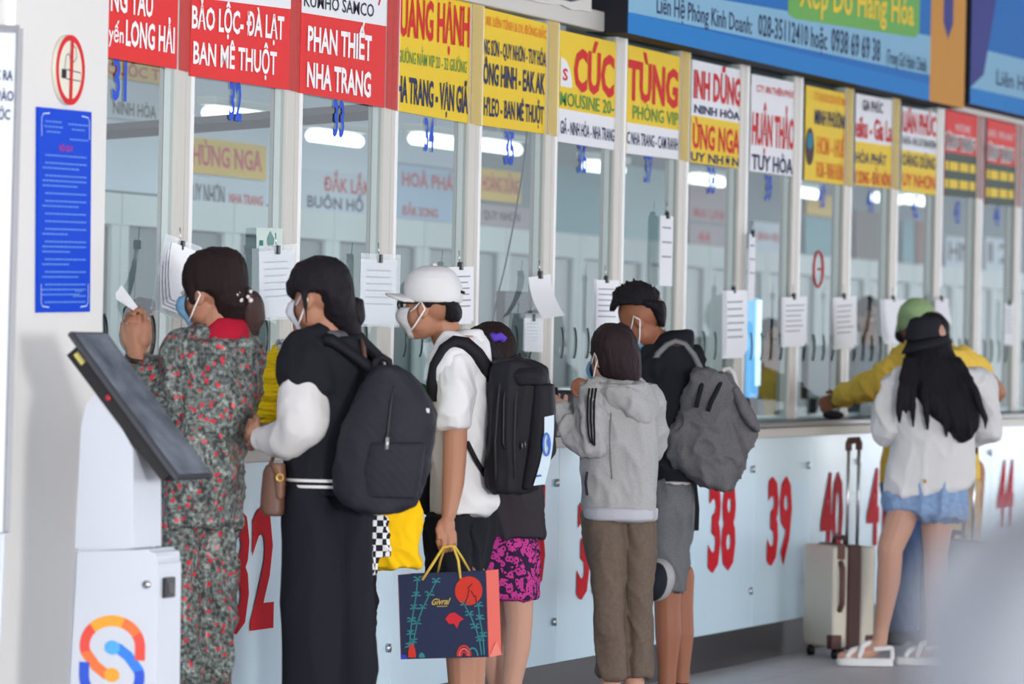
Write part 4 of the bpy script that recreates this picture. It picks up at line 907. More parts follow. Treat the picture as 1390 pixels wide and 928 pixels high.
g = G().limb(D, [(490, 505, .1, .065), (480, 580, .2, .058), (435, 590, .3, .045)]); cloth('sleeve', g, CREAM, p3)
for y in (651, 659): build('hem_stripe', G().sil(D, [(y-1.9, 384.5, 494, 0, .142), (y+1.9, 385, 493.5, 0, .142)]), SOLE, p3)
g = G().sil(D, [(448, 428, 466, 0, .06), (455, 424, 474, 0, .075), (462, 420, 480, 0, .085)]); cloth('ribbed_collar', g, mat('striped rib', (90, 92, 98), .9), p3, disp=.003)
g = G()
for L, dz in ((L1, -.02), (L2, .04)): g.sil(D+dz, L, t=.1)
cloth('wide_trousers', g, NAVYB, p3, disp=.009, dscale=5, dst=(1, 1, .25))
g = G().sil(D, [(348, 428, 448, 0, .03), (351, 417, 458, 0, .06), (358, 404, 468, 0, .085), (370, 395, 475, 0, .098), (384, 391.5, 479, 0, .1), (396, 396, 480.5, 0, .1)], p=2)
g.sil(D, [(394, 418, 480, 0, .096), (404, 429, 481, 0, .096), (418, 433, 484, .01, .09), (432, 438, 487, .02, .08), (446, 450, 490, .03, .065), (456, 462, 491, .03, .045)], p=2)
g.limb(D, [(396, 384, -.03, .02), (394, 396, -.02, .014), (399, 407, .0, .006)]); g.limb(D, [(412, 396, -.08, .012), (414, 410, -.085, .008), (417, 440, -.08, .004)])
hairpart('hair', g, HAIR, p3)
g = G().blob(484, 424, D, 11, 20, .05, .03, 12); g.limb(D, [(482, 410, .03, .02), (490, 409, .03, .01)]); hairpart('hair_bun', g, HAIR, p3)
build('earring', G().ball(dep(423, 453, D-.08), .006, 1), mat('pearl white', (232, 222, 220), .25), p3)
for px, dz in ((420, 0), (482, .04)): shoe(p3, px, D, dz, -.5, .85, SOLE)
# her backpack
Db = D-.16; r = empty('backpack', dep(525, 600, Db)); tag(r, 'large plain black quilted backpack on the girl in varsity jacket', 'backpack')
bk = [(497, 512, 540), (505, 502, 556), (520, 494, 571), (540, 482, 584), (560, 472, 592), (600, 458, 591), (640, 450, 582), (668, 452, 572), (686, 466, 565), (697, 500, 540)]
g = G().sil(Db, bk, t=.1, p=2.8); build('main_pack', g, MC['quilted black nylon'], r, voxel=.009, smooth=4, disp=.004, dscale=8)
g = G().sil(Db, [(600, 500, 578, -.075, .04), (640, 490, 574, -.075, .045), (676, 492, 566, -.07, .04)], p=3); build('front_pocket', g, MC['quilted black nylon'], r, voxel=.008, smooth=4)
build('zip_line', G().ptube(Db, [(536, 508, -.09), (531, 545, -.103), (526, 590, -.11), (524, 600, -.11)], .004), mat('dark zip', (26, 26, 32), .5), r)
build('zip_puller', G().ptube(Db, [(526, 593, -.115), (525, 610, -.118)], .006), mat('pale metal', (170, 172, 176), .3, .6), r)
build('brand_tag', G().slab([dep(575, 560, Db-.075), dep(583, 560, Db-.07), dep(583, 554, Db-.07), dep(575, 554, Db-.075)], -FH*.004), mat('white tag', (206, 206, 212), .7), r, flat=True)
g = G()
for a_ in (0, 1):
    pts = [dep(x, y, Db+dz) for x, y, dz in (((440, 462, .05), (452, 463, .045), (468, 474, .04), (486, 487, .03), (503, 500, .02), (512, 512, .02)) if a_ == 0 else ((486, 470, .2), (500, 482, .18), (512, 494, .1), (520, 506, .05)))]
    L = []
    for p in pts: L.append([p+ZU*.022, p-FH*.012, p-ZU*.022, p+FH*.012])
    g.rings(L)
build('shoulder_strap', g, BLACKN, r)
build('grab_handle', G().ptube(Db, [(508, 506, 0), (510, 490, 0), (519, 484, 0), (528, 490, 0), (530, 506, 0)], .011), BLACKN, r)
# brown shoulder bag
Dg = D-.07; r = empty('shoulder_bag', dep(370, 700, Dg)); tag(r, 'small brown leather flap bag with gold ring at her hip', 'bag')
g = G().sil(Dg, [(630, 362, 386), (640, 357, 387), (660, 355, 387), (685, 353, 387), (696, 355, 386), (700, 362, 384)], t=.05, p=3.4); build('bag_body', g, LEATHER, r, voxel=.006, smooth=2)
g = G().sil(Dg, [(628, 366, 387, -.02, .045), (645, 372, 388, -.02, .045), (672, 374, 387, -.02, .042), (678, 377, 384, -.02, .04)], p=3); build('flap', g, mat('tan leather', (118, 84, 66), .5, bump=.2, bscale=40), r, voxel=.005, smooth=2)
build('buckle_ring', G().ptube(Dg, [(380+4.5*math.cos(a), 648+4.5*math.sin(a), -.07) for a in [2*math.pi*k/16 for k in range(17)]], .0035), GOLD, r)
build('bag_strap', G().ptube(Dg, [(366, 633, .0), (374, 612, .14), (420, 540, .26), (470, 476, .2), (489, 458, .1), (493, 470, .0), (496, 490, -.04)], .006), LEATHER, r)
# yellow cloth bag with checkered cloth
Dy = 15.25; r = empty('tote_bag', dep(540, 770, Dy)); tag(r, 'golden yellow cloth bag showing under the black backpack', 'bag')
g = G().sil(Dy, [(655, 520, 560), (672, 505, 570), (700, 502, 569), (740, 503, 570), (764, 505, 571), (770, 512, 568)], t=.05, p=3.2); build('bag_body', g, YELB, r, voxel=.008, smooth=3, disp=.01, dscale=7)
build('bag_handle', G().ptube(Dy, [(520, 662, 0), (505, 610, .02), (490, 560, .05), (478, 520, .08)], .012), YELB, r)
r2 = build('checkered_scarf', G().sil(Dy-.085, [(700, 500, 527), (730, 498, 529), (752, 498, 531), (756, 510, 531)], t=.012, p=3).sil(Dy-.09, [(735, 500, 520), (760, 500, 516), (778, 502, 510)], t=.012), MC['checkered cloth'], None, voxel=.005, smooth=2, disp=.005, dscale=14)
tag(r2, 'black and white checkered cloth hanging over the yellow bag', 'scarf')
# ---- 4 man in white cap
D = 15.56; g = G(); h = Head(g, D, 583, 414, .226, -.93, .36, 0)
torso = [(455, 612, 654, 0, .09), (466, 600, 662), (482, 593, 666), (505, 590, 668), (545, 592, 667), (600, 588, 662), (655, 584, 668), (680, 583, 676), (697, 583, 662)]
g.limb(D, [(601, 438, .03, .05), (612, 475, .03, .05)]); g.sil(D, shrink(torso, .82), t=.1)
g.limb(D, [(618, 500, -.12, .055), (617, 560, -.15, .046), (618, 586, -.16, .039), (617, 625, -.18, .038), (615, 655, -.195, .036), (612, 680, -.21, .029), (609, 697, -.22, .025)])
g.limb(D, [(625, 505, .16, .055), (622, 600, .18, .04), (618, 690, .14, .026), (615, 720, .14, .034)])
g.blob(606, 716, D, 12, 20, .022, -.23, -6)
g.arm_fingers(D-.11, [[(596, 722, -.12), (595, 736, -.13), (598, 745, -.12), (603, 744, -.1)], [(603, 726, -.13), (602, 740, -.14), (604, 748, -.12), (608, 745, -.1)], [(610, 726, -.13), (610, 740, -.14), (611, 747, -.12), (613, 742, -.1)], [(616, 722, -.12), (617, 735, -.13), (617, 742, -.11), (616, 738, -.1)], [(598, 708, -.12), (594, 718, -.14), (596, 730, -.15)]], .009)
L1 = [(697, 582, 640), (720, 580, 634), (770, 582, 640), (815, 588, 642)]; L2 = [(684, 622, 668), (720, 612, 668), (770, 606, 656), (815, 610, 652)]
for L, dz, lx in ((L1, -.05, 627), (L2, .08, 640)):
    g.sil(D+dz, shrink(L, .75), t=.075); g.limb(D, [(lx, 790, dz, .062), (lx, 840, dz, .05), (lx-1, 890, dz+.01, .05), (lx, 940, dz, .042), (lx, fy(D)-25, dz, .032), (lx-6, fy(D)-8, dz, .03)])
p4 = person(g, D, 610, 0, SKIN, 'man in white cap, white T-shirt and black shorts carrying a gift bag', voxel=.0042)
face_parts(h, p4, MASKW, glasses=True)
g = G().sil(D, torso, t=.125); g.limb(D, [(618, 478, -.06, .07), (616, 500, -.1, .08)]); g.limb(D, [(640, 475, .06, .06)]*2)
cloth('t_shirt', g, WHITE, p4, disp=.0075, dscale=7)
cloth('short_sleeve', G().sil(D, [(474, 606, 636, -.06, .05), (484, 598, 641, -.09, .075), (505, 594, 642, -.12, .085), (540, 593, 640, -.145, .085), (579, 593.5, 637, -.155, .08)], p=2.1), WHITE, p4, disp=.009)
g = G().sil(D, [(447, 626, 656, 0, .06), (456, 602, 658, 0, .085), (464, 600, 660, 0, .09)]); cloth('neckband', g, WHITE, p4, disp=.002)
g = G()
for L, dz in ((L1, -.05), (L2, .08)): g.sil(D+dz, L, t=.1)
cloth('shorts', g, BLACK, p4, disp=.01)
build('ring', G().ptube(D, [(603.5+5*math.cos(a), 739+1.5*math.sin(a), -.24-.012*math.sin(a)) for a in [2*math.pi*k/14 for k in range(15)]], .0022, 6), STEEL, p4)
hairpart('hair', G().sil(D, [(404, 576, 623, 0, .088), (412, 577, 623, 0, .09), (414, 601, 623.5, .0, .09), (422, 601, 627, .01, .092), (432, 604, 625, .01, .08), (436, 608, 622, .02, .06)], p=2.2).sil(D, [(404, 574, 588, -.05, .04), (417, 577, 586, -.05, .035)]), HAIR, p4, voxel=.005)
WC = mat('white cap twill', (212, 212, 215), .9, bump=.1, bscale=80)
g = G().sil(D, [(360.5, 578, 600, 0, .03), (363, 568, 610, 0, .06), (369, 558, 618, 0, .085), (378, 551, 624, 0, .1), (390, 547.5, 628.5, 0, .105), (402, 548, 629, 0, .105), (410.5, 552, 627, 0, .1)], p=2)
cp = build('cap', g, WC, p4, voxel=.006, smooth=2)
cc = h.c; g = G(); rows = []
for i in range(9):                               # brim: curved plate
    a = -1+2*i/8; row = []
    for j in range(5):
        f = j/4; ln = math.sqrt(max(0, 1-a*a*.85))
        px = 562-(562-523)*f*ln; py = 400+(-3)*f*ln+abs(a)**2*7; row.append(dep(px, py, D+a*.078+.01))
    rows.append(row)
A = [[g.bm.verts.new(p) for p in rw] for rw in rows]; B = [[g.bm.verts.new(p-ZU*.008) for p in rw] for rw in rows]
for i in range(8):
    for j in range(4):
        g.bm.faces.new((A[i][j], A[i+1][j], A[i+1][j+1], A[i][j+1])); g.bm.faces.new((B[i][j+1], B[i+1][j+1], B[i+1][j], B[i][j]))
    g.bm.faces.new((A[i][4], A[i+1][4], B[i+1][4], B[i][4]))
for j in range(4): g.bm.faces.new((A[0][j], A[0][j+1], B[0][j+1], B[0][j])); g.bm.faces.new((A[8][j+1], A[8][j], B[8][j], B[8][j+1]))
build('brim', g, WC, cp); build('cap_button', G().ball(dep(590, 360.5, D), .009, 2), WC, cp)
build('back_strap', G().ptube(D, [(626, 396, -.04), (629.5, 397, 0), (627, 398, .04)], .005), BLACKN, cp)
for px, dz in ((623, -.05), (636, .08)): shoe(p4, px, D, dz, -.9, .3, BLACK)
# his backpack
Db = D-.06; r = empty('backpack', dep(700, 660, Db)); tag(r, 'black backpack with pale label panel worn by the man in white cap', 'backpack')
bk = [(488, 672, 722), (498, 664, 742), (520, 664, 746), (560, 664, 750), (600, 660, 745), (640, 656, 736), (660, 658, 730), (668, 668, 722)]
build('main_pack', G().sil(Db, bk, t=.13, p=3.2), BLACKN, r, voxel=.009, smooth=4, disp=.005, dscale=9, dst=(1, 1, .3))
g = G().sil(Db, [(520, 722, 753, -.05, .1), (560, 718, 755, -.05, .11), (620, 712, 748, -.05, .11), (664, 704, 732, -.05, .1)], p=3); build('front_pocket', g, BLACKN, r, voxel=.008, smooth=3)
q = [dep(724, 658, Db-.175), dep(739, 655, Db-.165), dep(752, 563, Db-.165), dep(739, 566, Db-.175)]
mid = lambda a, b_, t: a*(1-t)+b_*t
g = G(); LL = []
for k in range(7):
    t = k/6; bow = 4*t*(1-t)*.012; a = dep(724+15*t+5*math.sin(math.pi*t), 659-93*t, Db-.170); b_ = dep(739.5+12.5*t+4*math.sin(math.pi*t), 657-94*t, Db-.158); LL.append((a, b_))
vv = [(g.bm.verts.new(a), g.bm.verts.new(b_), g.bm.verts.new(b_+FH*.003), g.bm.verts.new(a+FH*.003)) for a, b_ in LL]
for A, B in zip(vv, vv[1:]):
    for k in range(4): g.bm.faces.new((A[k], A[(k+1) % 4], B[(k+1) % 4], B[k]))
g.bm.faces.new(vv[0]); g.bm.faces.new(vv[-1]); lp = build('label_panel', g, mat('pale blue label', (196, 212, 224), .7), r, flat=True)
build('round_emblem', G().ptube(Db, [(742+4.5*math.cos(a), 603+15*math.sin(a), -.176) for a in [2*math.pi*k/20 for k in range(21)]], .0035, 6).blob(745, 600, Db, 2.5, 7, .003, -.176), mat('blue emblem', (80, 120, 205), .7), lp)
build('small_text', G().ptube(Db, [(728, 646, -.176), (735, 645, -.174)], .003, 4), mat('blue emblem', (80, 120, 205), .7), lp)
g = G(); pts = [(590, 545, -.14), (588, 520, -.15), (592, 496, -.16), (604, 474, -.16), (618, 464, -.15), (632, 466, -.145), (648, 480, -.13), (660, 498, -.11), (668, 515, -.09)]
L = []
for i, (x, y, dz) in enumerate(pts):
    p = dep(x, y, D+dz); t = dep(*pts[min(i+1, 8)][:2], D+pts[min(i+1, 8)][2])-dep(*pts[max(i-1, 0)][:2], D+pts[max(i-1, 0)][2]); t.normalize(); nn = t.cross(FH).normalized()
    L.append([p+nn*.022, p-FH*.009, p-nn*.022, p+FH*.009])
build('shoulder_strap', G().rings(L), BLACKN, r)
build('lower_strap', G().ptube(D, [(634, 600, -.155), (645, 622, -.13), (658, 645, -.09)], .008), BLACKN, r)
build('far_strap', G().ptube(D, [(656, 455, .02), (666, 474, .0), (680, 494, -.02)], .02), BLACKN, r)
build('grab_handle', G().ptube(Db, [(690, 500, 0), (693, 488, 0), (700, 484, 0), (708, 488, 0), (711, 500, 0)], .01), BLACKN, r)
for xa, xb in ((676, 672), (700, 698)): build('seam', G().ptube(Db, [(xa+4, 506, -.11), (xa, 545, -.134), (xb, 600, -.138), (xb+1, 650, -.134)], .004), mat('seam piping', (52, 52, 58), .6), r)
build('top_pocket', G().sil(Db, [(499, 700, 738, -.05, .09), (508, 694, 743, -.06, .095), (522, 700, 744, -.06, .09)], p=3), BLACKN, r, voxel=.007, smooth=2, disp=.004)
build('zip_line', G().ptube(Db, [(690, 505, -.1), (684, 540, -.133), (683, 600, -.136), (686, 610, -.136)], .004), mat('dark zip', (26, 26, 32), .5), r)
build('zip_puller', G().ptube(Db, [(709, 600, -.15), (709, 610, -.15)], .004).ptube(Db, [(713, 598, -.15), (713, 608, -.15)], .004), mat('dark metal', (90, 90, 94), .3, .6), r)
# black bag hanging in front of the man
tag(build('sling_bag', G().sil(D+.16, [(585, 580, 598), (610, 572, 598), (650, 570, 598), (690, 572, 598), (698, 578, 596)], t=.05, p=2.6), BLACK, None, voxel=.008, smooth=3, disp=.006), 'plain black bag between the big backpack and the white T-shirt', 'bag')
# gift bag
Dg = D-.28; r = empty('gift_bag', dep(602, 890, Dg)); tag(r, 'navy paper gift bag with red moon, bamboo print and coral side', 'gift bag')
q = [dep(544, 894.5, Dg), dep(663.5, 891.5, Dg), dep(660, 774, Dg), dep(540, 780, Dg)]; bk_ = [dep(561, 892, Dg+.1), dep(681, 888, Dg+.1), dep(677, 772.5, Dg+.1), dep(557, 778, Dg+.1)]
NAVG = mat('navy paper', (40, 48, 76), .6); COR = mat('coral paper', (226, 104, 92), .6); TEALB = mat('teal print ink', (58, 130, 136), .7); REDM = mat('red print ink', (200, 58, 46), .7)
g = G().slab(q, FH*.002); build('front_face', g, NAVG, r, flat=True)
g = G().slab(bk_, -FH*.002); build('back_face', g, NAVG, r, flat=True)
g = G().slab([q[1], bk_[1], bk_[2], q[2]], -RT*.0015); build('gusset', g, COR, r, flat=True); build('gusset', G().slab([q[0], bk_[0], bk_[3], q[3]], RT*.0015), COR, r, flat=True)
build('bottom', G().slab([q[0], q[1], bk_[1], bk_[0]], ZU*.002), NAVG, r, flat=True)
build('side_fold', G().slab([q[1]+RT*.001, bk_[1]+RT*.001, mid(q[1], bk_[1], .5)+ZU*.045+RT*.001], RT*.001), mat('pale coral paper', (232, 130, 118), .6), r, flat=True)
fl = .003 if (q[1]-q[0]).cross(q[3]-q[0]).dot(FW) < 0 else -.003
poly_on(r, q, [(.795+.155*math.cos(a), .775+.168*math.sin(a)) for a in [2*math.pi*k/32 for k in range(32)]], REDM, fl, 'red_moon')
g = G()
DKR = mat('dark print ink', (76, 34, 48), .7)
for path in ([(.74, .62), (.78, .70), (.80, .80)], [(.88, .63), (.87, .72)], [(.78, .80), (.84, .86)], [(.86, .70), (.82, .78)]): ribbon_on(r, q, path, .012, DKR, fl*1.3, 'moon_branch')
g = G(); random.seed(12)
def bamboo(path):
    ribbon_on(r, q, path, .014, TEALB, fl, '', g)
    for (u, v) in path[1:]:
        for sgn in (-1, 1):
            for dv in (.02, -.02):
                du = sgn*random.uniform(.035, .06); ribbon_on(r, q, [(u, v), (u+du*.5, v+dv+.018), (u+du, v+dv+.012)], .016, TEALB, fl, '', g)
bamboo([(.12, .02), (.105, .15), (.12, .30), (.14, .45), (.17, .6), (.2, .75), (.22, .93)]); bamboo([(.155, .02), (.15, .2), (.2, .42), (.27, .6), (.35, .75), (.43, .9)]); bamboo([(.92, .03), (.9, .2), (.86, .35), (.8, .5), (.74, .62)]); bamboo([(.95, .03), (.94, .25), (.91, .45), (.9, .6)])
build('bamboo_print', g, TEALB, r, flat=True)
lettering(r, q, 'Givral', mat('gold print ink', (196, 170, 84), .6), .36, .56, .63, .70, fl*1.2, .02, 'gold_lettering', .03)
build('fine_line', G().slab([bil(q, u, v)-FH*.0035 for u, v in ((.43, .605), (.55, .605), (.55, .612), (.43, .612))], FH*.0005), mat('gold print ink', (196, 170, 84), .6), r, flat=True)
poly_on(r, q, [(.52, .46), (.57, .52), (.63, .53), (.68, .49), (.73, .45), (.68, .42), (.65, .34), (.62, .40), (.56, .40)], mat('crimson print ink', (198, 48, 58), .7), fl, 'red_flower')
for sx_ in (.1,): poly_on(r, q, [(.13+.045*math.cos(a), .02+.16*math.sin(a)) for a in [math.pi*k/12 for k in range(13)]], REDM, fl*1.2, 'red_hill')
poly_on(r, q, [(.24+.035*math.cos(a), .015+.06*math.sin(a)) for a in [math.pi*k/12 for k in range(13)]], TEALB, fl*1.2, 'teal_hill'); poly_on(r, q, [(.0, .0), (.08, 0), (.06, .05), (0, .06)], mat('indigo print ink', (60, 66, 170), .7), fl*1.2, 'indigo_hill')
for k in range(3): ribbon_on(r, q, [(.72+(.075-.022*k)*math.cos(a), .02+(.12-.035*k)*math.sin(a)) for a in [math.pi*j/14 for j in range(15)]], .02, (REDM, COR, mat('crimson print ink', (198, 48, 58), .7))[k], fl*1.2, 'red_arch')
ribbon_on(r, q, [(.82+.055*math.cos(a), .02+.09*math.sin(a)) for a in [math.pi*j/14 for j in range(15)]], .018, TEALB, fl*1.2, 'teal_arch')
CORD = mat('gold cord', (218, 184, 84), .6)
for a_, dz in (((574, 786), 0), ((628, 786), 0)): pass
build('cord_handle', G().ptube(Dg, [(573, 787, -.004), (588, 764, -.004), (602, 742, .0), (615, 741, .0), (622, 760, -.004), (625, 785, -.004)], .0045), CORD, r)
build('cord_handle', G().ptube(Dg, [(594, 777, .1), (598, 760, .08), (604, 743, .03), (617, 741, .03), (628, 758, .08), (638, 776, .1)], .004), CORD, r)
# ---- 5 woman with violet scrunchie
D = 17.2; g = G(); h = Head(g, D, 664, 482, .22, -.5, .86, 12)
torso = [(508, 640, 700), (530, 628, 728), (570, 632, 736), (640, 640, 734), (690, 648, 736), (728, 652, 739)]
g.limb(D, [(668, 505, 0, .05), (672, 535, 0, .06)]); g.sil(D, shrink(torso, .8), t=.09)
g.limb(D, [(725, 545, 0, .045), (735, 610, .1, .04), (730, 600, .3, .03)]); g.limb(D, [(635, 545, 0, .045), (628, 610, .1, .04), (640, 600, .3, .03)])
for px, dz in (((676, 668), .1), ((703, 700), -.02)):
    a, b_ = px; g.limb(D, [(a, 740, dz, .058), (a, 800, dz, .056), (a+2, 845, dz, .048), (b_ if dz > 0 else a-1, 880, dz, .047), (b_-6 if dz < 0 else 676, 930, dz, .036), (b_-10 if dz < 0 else 682, fy(D)-20, dz, .03), (b_-14 if dz < 0 else 678, fy(D)-8, dz, .03)])
p5 = person(g, D, 685, 0, SKINL, 'woman in dark jacket and magenta flowered skirt with violet hair tie', voxel=.006)
face_parts(h, p5)
cloth('jacket', G().sil(D, torso, t=.145).limb(D, [(725, 545, 0, .06), (735, 610, .1, .055), (732, 602, .2, .045)]).limb(D, [(635, 545, 0, .06), (628, 610, .1, .055), (640, 602, .2, .045)]), CHAR, p5)
cloth('skirt', G().sil(D, [(705, 655, 728), (730, 651, 730), (770, 650, 731), (812, 649, 730.5)], t=.115), MC['magenta flower print'], p5, disp=.006)
hairpart('hair', G().ell(h.at(-.12, .13, 0), (h.f*.39*h.H, h.s*.37*h.H, h.u*.4*h.H), 3).ell(h.at(-.2, -.12, 0), (h.f*.27*h.H, h.s*.34*h.H, h.u*.3*h.H), 3).sil(D, [(441, 652, 678, 0, .04), (446, 640, 688, 0, .075), (456, 634, 694, 0, .092), (470, 632, 697, 0, .098), (490, 634, 698, 0, .098), (505, 640, 700, 0, .085), (520, 660, 700, 0, .06)], p=2), HAIRB, p5)
build('scrunchie', G().ptube(D, [(668, 455, -.10), (673, 459, -.115), (679, 456, -.11), (684, 461, -.1)], .015), mat('violet cloth', (98, 70, 190), .8), p5)
for px, dz in ((678, .1), (686, -.02)): shoe(p5, px, D, dz, -.5, .85, SOLE)
# ---- 6 woman in grey hoodie
D = 17.65; g = G(); h = Head(g, D, 829, 484, .222, -.62, .78, 10)
torso = [(520, 808, 878), (535, 797, 886), (553, 791, 893), (600, 790, 894), (650, 789.5, 892), (690, 790, 891), (703, 792, 890.5)]
g.limb(D, [(838, 505, .02, .05), (843, 540, .02, .058)]); g.sil(D, shrink(torso, .8), t=.085)
L1 = [(695, 792.5, 846), (740, 796, 849), (800, 803, 846), (860, 809, 849), (918, 812, 851)]; L2 = [(695, 836, 890), (740, 844, 888), (800, 847, 883), (860, 850, 883), (918, 851, 885)]
for L, lx, dz in ((L1, 829, -.02), (L2, 861, .03)):
    g.sil(D+dz, shrink(L, .75), t=.06); g.limb(D, [(lx, 900, dz, .04), (lx, fy(D)-25, dz, .033), (lx-5, fy(D)-10, dz, .03)])
g.limb(D, [(808, 540, -.03, .045), (804, 600, -.08, .04), (770, 575, -.01, .033), (760, 553, .03, .026)]); g.limb(D, [(885, 550, .1, .045), (885, 610, .2, .04), (850, 600, .3, .03), (835, 596, .36, .03)])
g.blob(759, 548, D, 7, 9, .022, .03)
g.arm_fingers(D, [[(764, 551, .02), (768, 543, .01), (768, 537, .01)], [(757, 545, .03), (755, 538, .05), (759, 536, .07)], [(756, 548, .03), (753, 543, .05), (757, 541, .07)], [(755, 551, .03), (752, 548, .05), (756, 546, .07)], [(755, 554, .03), (753, 553, .05), (757, 551, .06)]], .0105)
p6 = person(g, D, 842, 0, SKINL, 'woman in pale grey hoodie with black sleeve stripes and brown trousers', voxel=.005)
face_parts(h, p6, MASKB)
J = MC['grey heather jersey']
cloth('hoodie', G().sil(D, torso, t=.125).limb(D, [(815, 530, -.03, .06)]*2).limb(D, [(880, 540, .05, .06)]*2), J, p6, disp=.008, dscale=7)
cloth('sleeve', G().limb(D, [(809, 540, -.05, .066), (804, 575, -.08, .064), (804, 600, -.09, .06), (788, 592, -.06, .054), (770, 574, -.02, .047), (762, 558, .01, .036)]), J, p6, disp=.011, dscale=14)
cloth('sleeve', G().limb(D, [(884, 550, .08, .06), (884, 610, .18, .055), (855, 602, .28, .045)]), J, p6)
cloth('hood', G().sil(D, [(513, 812, 868, .0, .07), (520, 806, 876, 0, .1), (530, 806, 884, -.03, .115), (545, 818, 889, -.05, .1), (558, 838, 889, -.06, .085), (572, 856, 887, -.07, .06), (578, 862, 882, -.07, .04)], p=2), J, p6, disp=.008, dscale=10)
cloth('waistband', G().sil(D, [(688, 789, 893, 0, .142), (705, 791, 892, 0, .142)]), mat('pale grey rib', (186, 188, 198), .9), p6, disp=.002)
for k in range(3): build('sleeve_stripe', G().ptube(D, [(799+4.6*k+1, 527, -.115+.003*k), (797.5+4.6*k, 545, -.137), (797.5+4.4*k, 570, -.162), (799+4*k, 590, -.168), (802+2.5*k, 601+k*2, -.165)], .0036), BLACK, p6)
build('side_seam', G().ptube(D, [(830, 560, -.13), (828, 600, -.133), (831, 650, -.134)], .002), mat('seam thread', (140, 140, 142), .9), p6)
build('pocket_slit', G().ptube(D, [(797, 640, -.11), (795, 655, -.11), (797, 672, -.115)], .005), CHAR, p6)
g = G()
for L, dz in ((L1, -.02), (L2, .03)): g.sil(D+dz, L, t=.09)
cloth('trousers', g, MC['brown cotton'], p6, disp=.009, dscale=6)
hairpart('hair', G().sil(D, [(439, 823, 846, 0, .035), (443, 815, 853, 0, .06), (451, 807, 860, 0, .085), (463, 802.5, 865, 0, .097), (478, 803, 869, 0, .1), (495, 806, 870, 0, .1), (508, 812, 870, 0, .09), (518, 830, 869, 0, .07), (526, 848, 868, 0, .04)], p=2.1), mat('dark plum brown hair', (46, 35, 39), .6, bump=.5, bscale=30, stretch=(6, 6, 1)), p6)
for px, dz in ((829, -.02), (861, .03)): shoe(p6, px, D, dz, -.5, .85, SOLE)
g = G().slab([dep(752, 556, D+.06), dep(760, 559, D+.03), dep(757, 526, D+.04), dep(749, 524, D+.07)], FH*.008); tag(build('smartphone', g, PLASTIC, None, flat=True), 'dark phone held up in the hand of the grey hoodie woman', 'phone')
# ---- 7 youth with grey backpack
D = 18.88; g = G(); h = Head(g, D, 871, 433, .232, -.93, .36, 33)
torso = [(468, 890, 935), (480, 878, 944), (500, 872, 948), (540, 872, 948), (600, 880, 948), (640, 886, 948), (662, 888, 947)]
g.limb(D, [(880, 450, .02, .05), (905, 485, .02, .06)]); g.sil(D, shrink(torso, .8), t=.1)
L1 = [(655, 889, 941), (700, 886, 938), (745, 884, 932), (800, 886, 932)]; L2 = [(655, 892, 942), (700, 890, 940), (745, 892, 932), (800, 898, 932)]
for L, lx, dz, rr in ((L1, 906, -.06, .052), (L2, 925, .09, .047)):
    g.sil(D+dz, shrink(L, .75), t=.07); g.limb(D, [(lx, 780, dz, rr*1.1), (lx, 825, dz, rr), (lx+1, 860, dz, rr), (lx, 905, dz, rr*.72), (lx-1, fy(D)-22, dz, .034), (lx-8, fy(D)-9, dz, .03)])
g.limb(D, [(890, 500, -.06, .05), (860, 545, .02, .042), (815, 528, .08, .034), (798, 524, .08, .028)]); g.blob(790, 524, D, 11, 8, .025, .08, 10)
g.limb(D, [(935, 500, .12, .05), (920, 560, .2, .042), (870, 540, .28, .03)])
g.arm_fingers(D, [[(796, 519, .07), (787, 515, .06), (779, 519, .04), (777, 526, .03)], [(792, 522, .06), (783, 520, .05), (777, 526, .03), (778, 532, .03)], [(791, 526, .06), (783, 526, .05), (779, 533, .03), (782, 537, .03)], [(792, 530, .06), (786, 532, .05), (784, 538, .03)], [(800, 530, .05), (794, 535, .03), (788, 534, .02)]], .0105)
p7 = person(g, D, 910, 0, SKIND, 'young man in black jacket and grey shorts, head bowed, wearing blue mask', voxel=.005)
face_parts(h, p7, MASKB)
cloth('jacket', G().sil(D, torso, t=.13).limb(D, [(888, 490, -.06, .065)]*2).limb(D, [(935, 488, .08, .06)]*2), BLACK, p7)
cloth('sleeve', G().limb(D, [(890, 498, -.08, .068), (866, 545, .0, .058), (830, 532, .08, .045)]), BLACK, p7, disp=.01)
cloth('sleeve', G().limb(D, [(935, 498, .1, .065), (920, 560, .2, .055), (878, 545, .27, .045)]), BLACK, p7)
cloth('stand_collar', G().sil(D, [(448, 912, 941, .0, .05), (456, 896, 941, .0, .075), (470, 884, 940, 0, .09), (478, 880, 938, 0, .09)], p=2.2), BLACK, p7, disp=.004)
cloth('shirt_hem', G().sil(D, [(652, 890, 944, 0, .15), (667, 893, 942, 0, .15)]), CREAM, p7, disp=.002)
g = G()
for L, dz in ((L1, -.06), (L2, .09)): g.sil(D+dz, L, t=.105)
cloth('shorts', g, MC['grey shorts cotton'], p7, disp=.01, dscale=9)
g = G().sil(D, [(382, 862, 872, 0, .02), (386, 848, 882, 0, .06), (393, 838, 890, 0, .085), (403, 832, 895, 0, .095), (413, 829, 898, 0, .097)], p=2).sil(D, [(412, 829, 840, -.02, .05), (421, 828, 834, -.02, .03)]).sil(D, [(409, 850, 901, 0, .098), (415, 866, 903, .0, .096), (420, 880, 904, 0, .094), (430, 885, 904, .01, .085), (438, 891, 903, .01, .07), (443, 895, 902, .02, .05)], p=2)
random.seed(8)
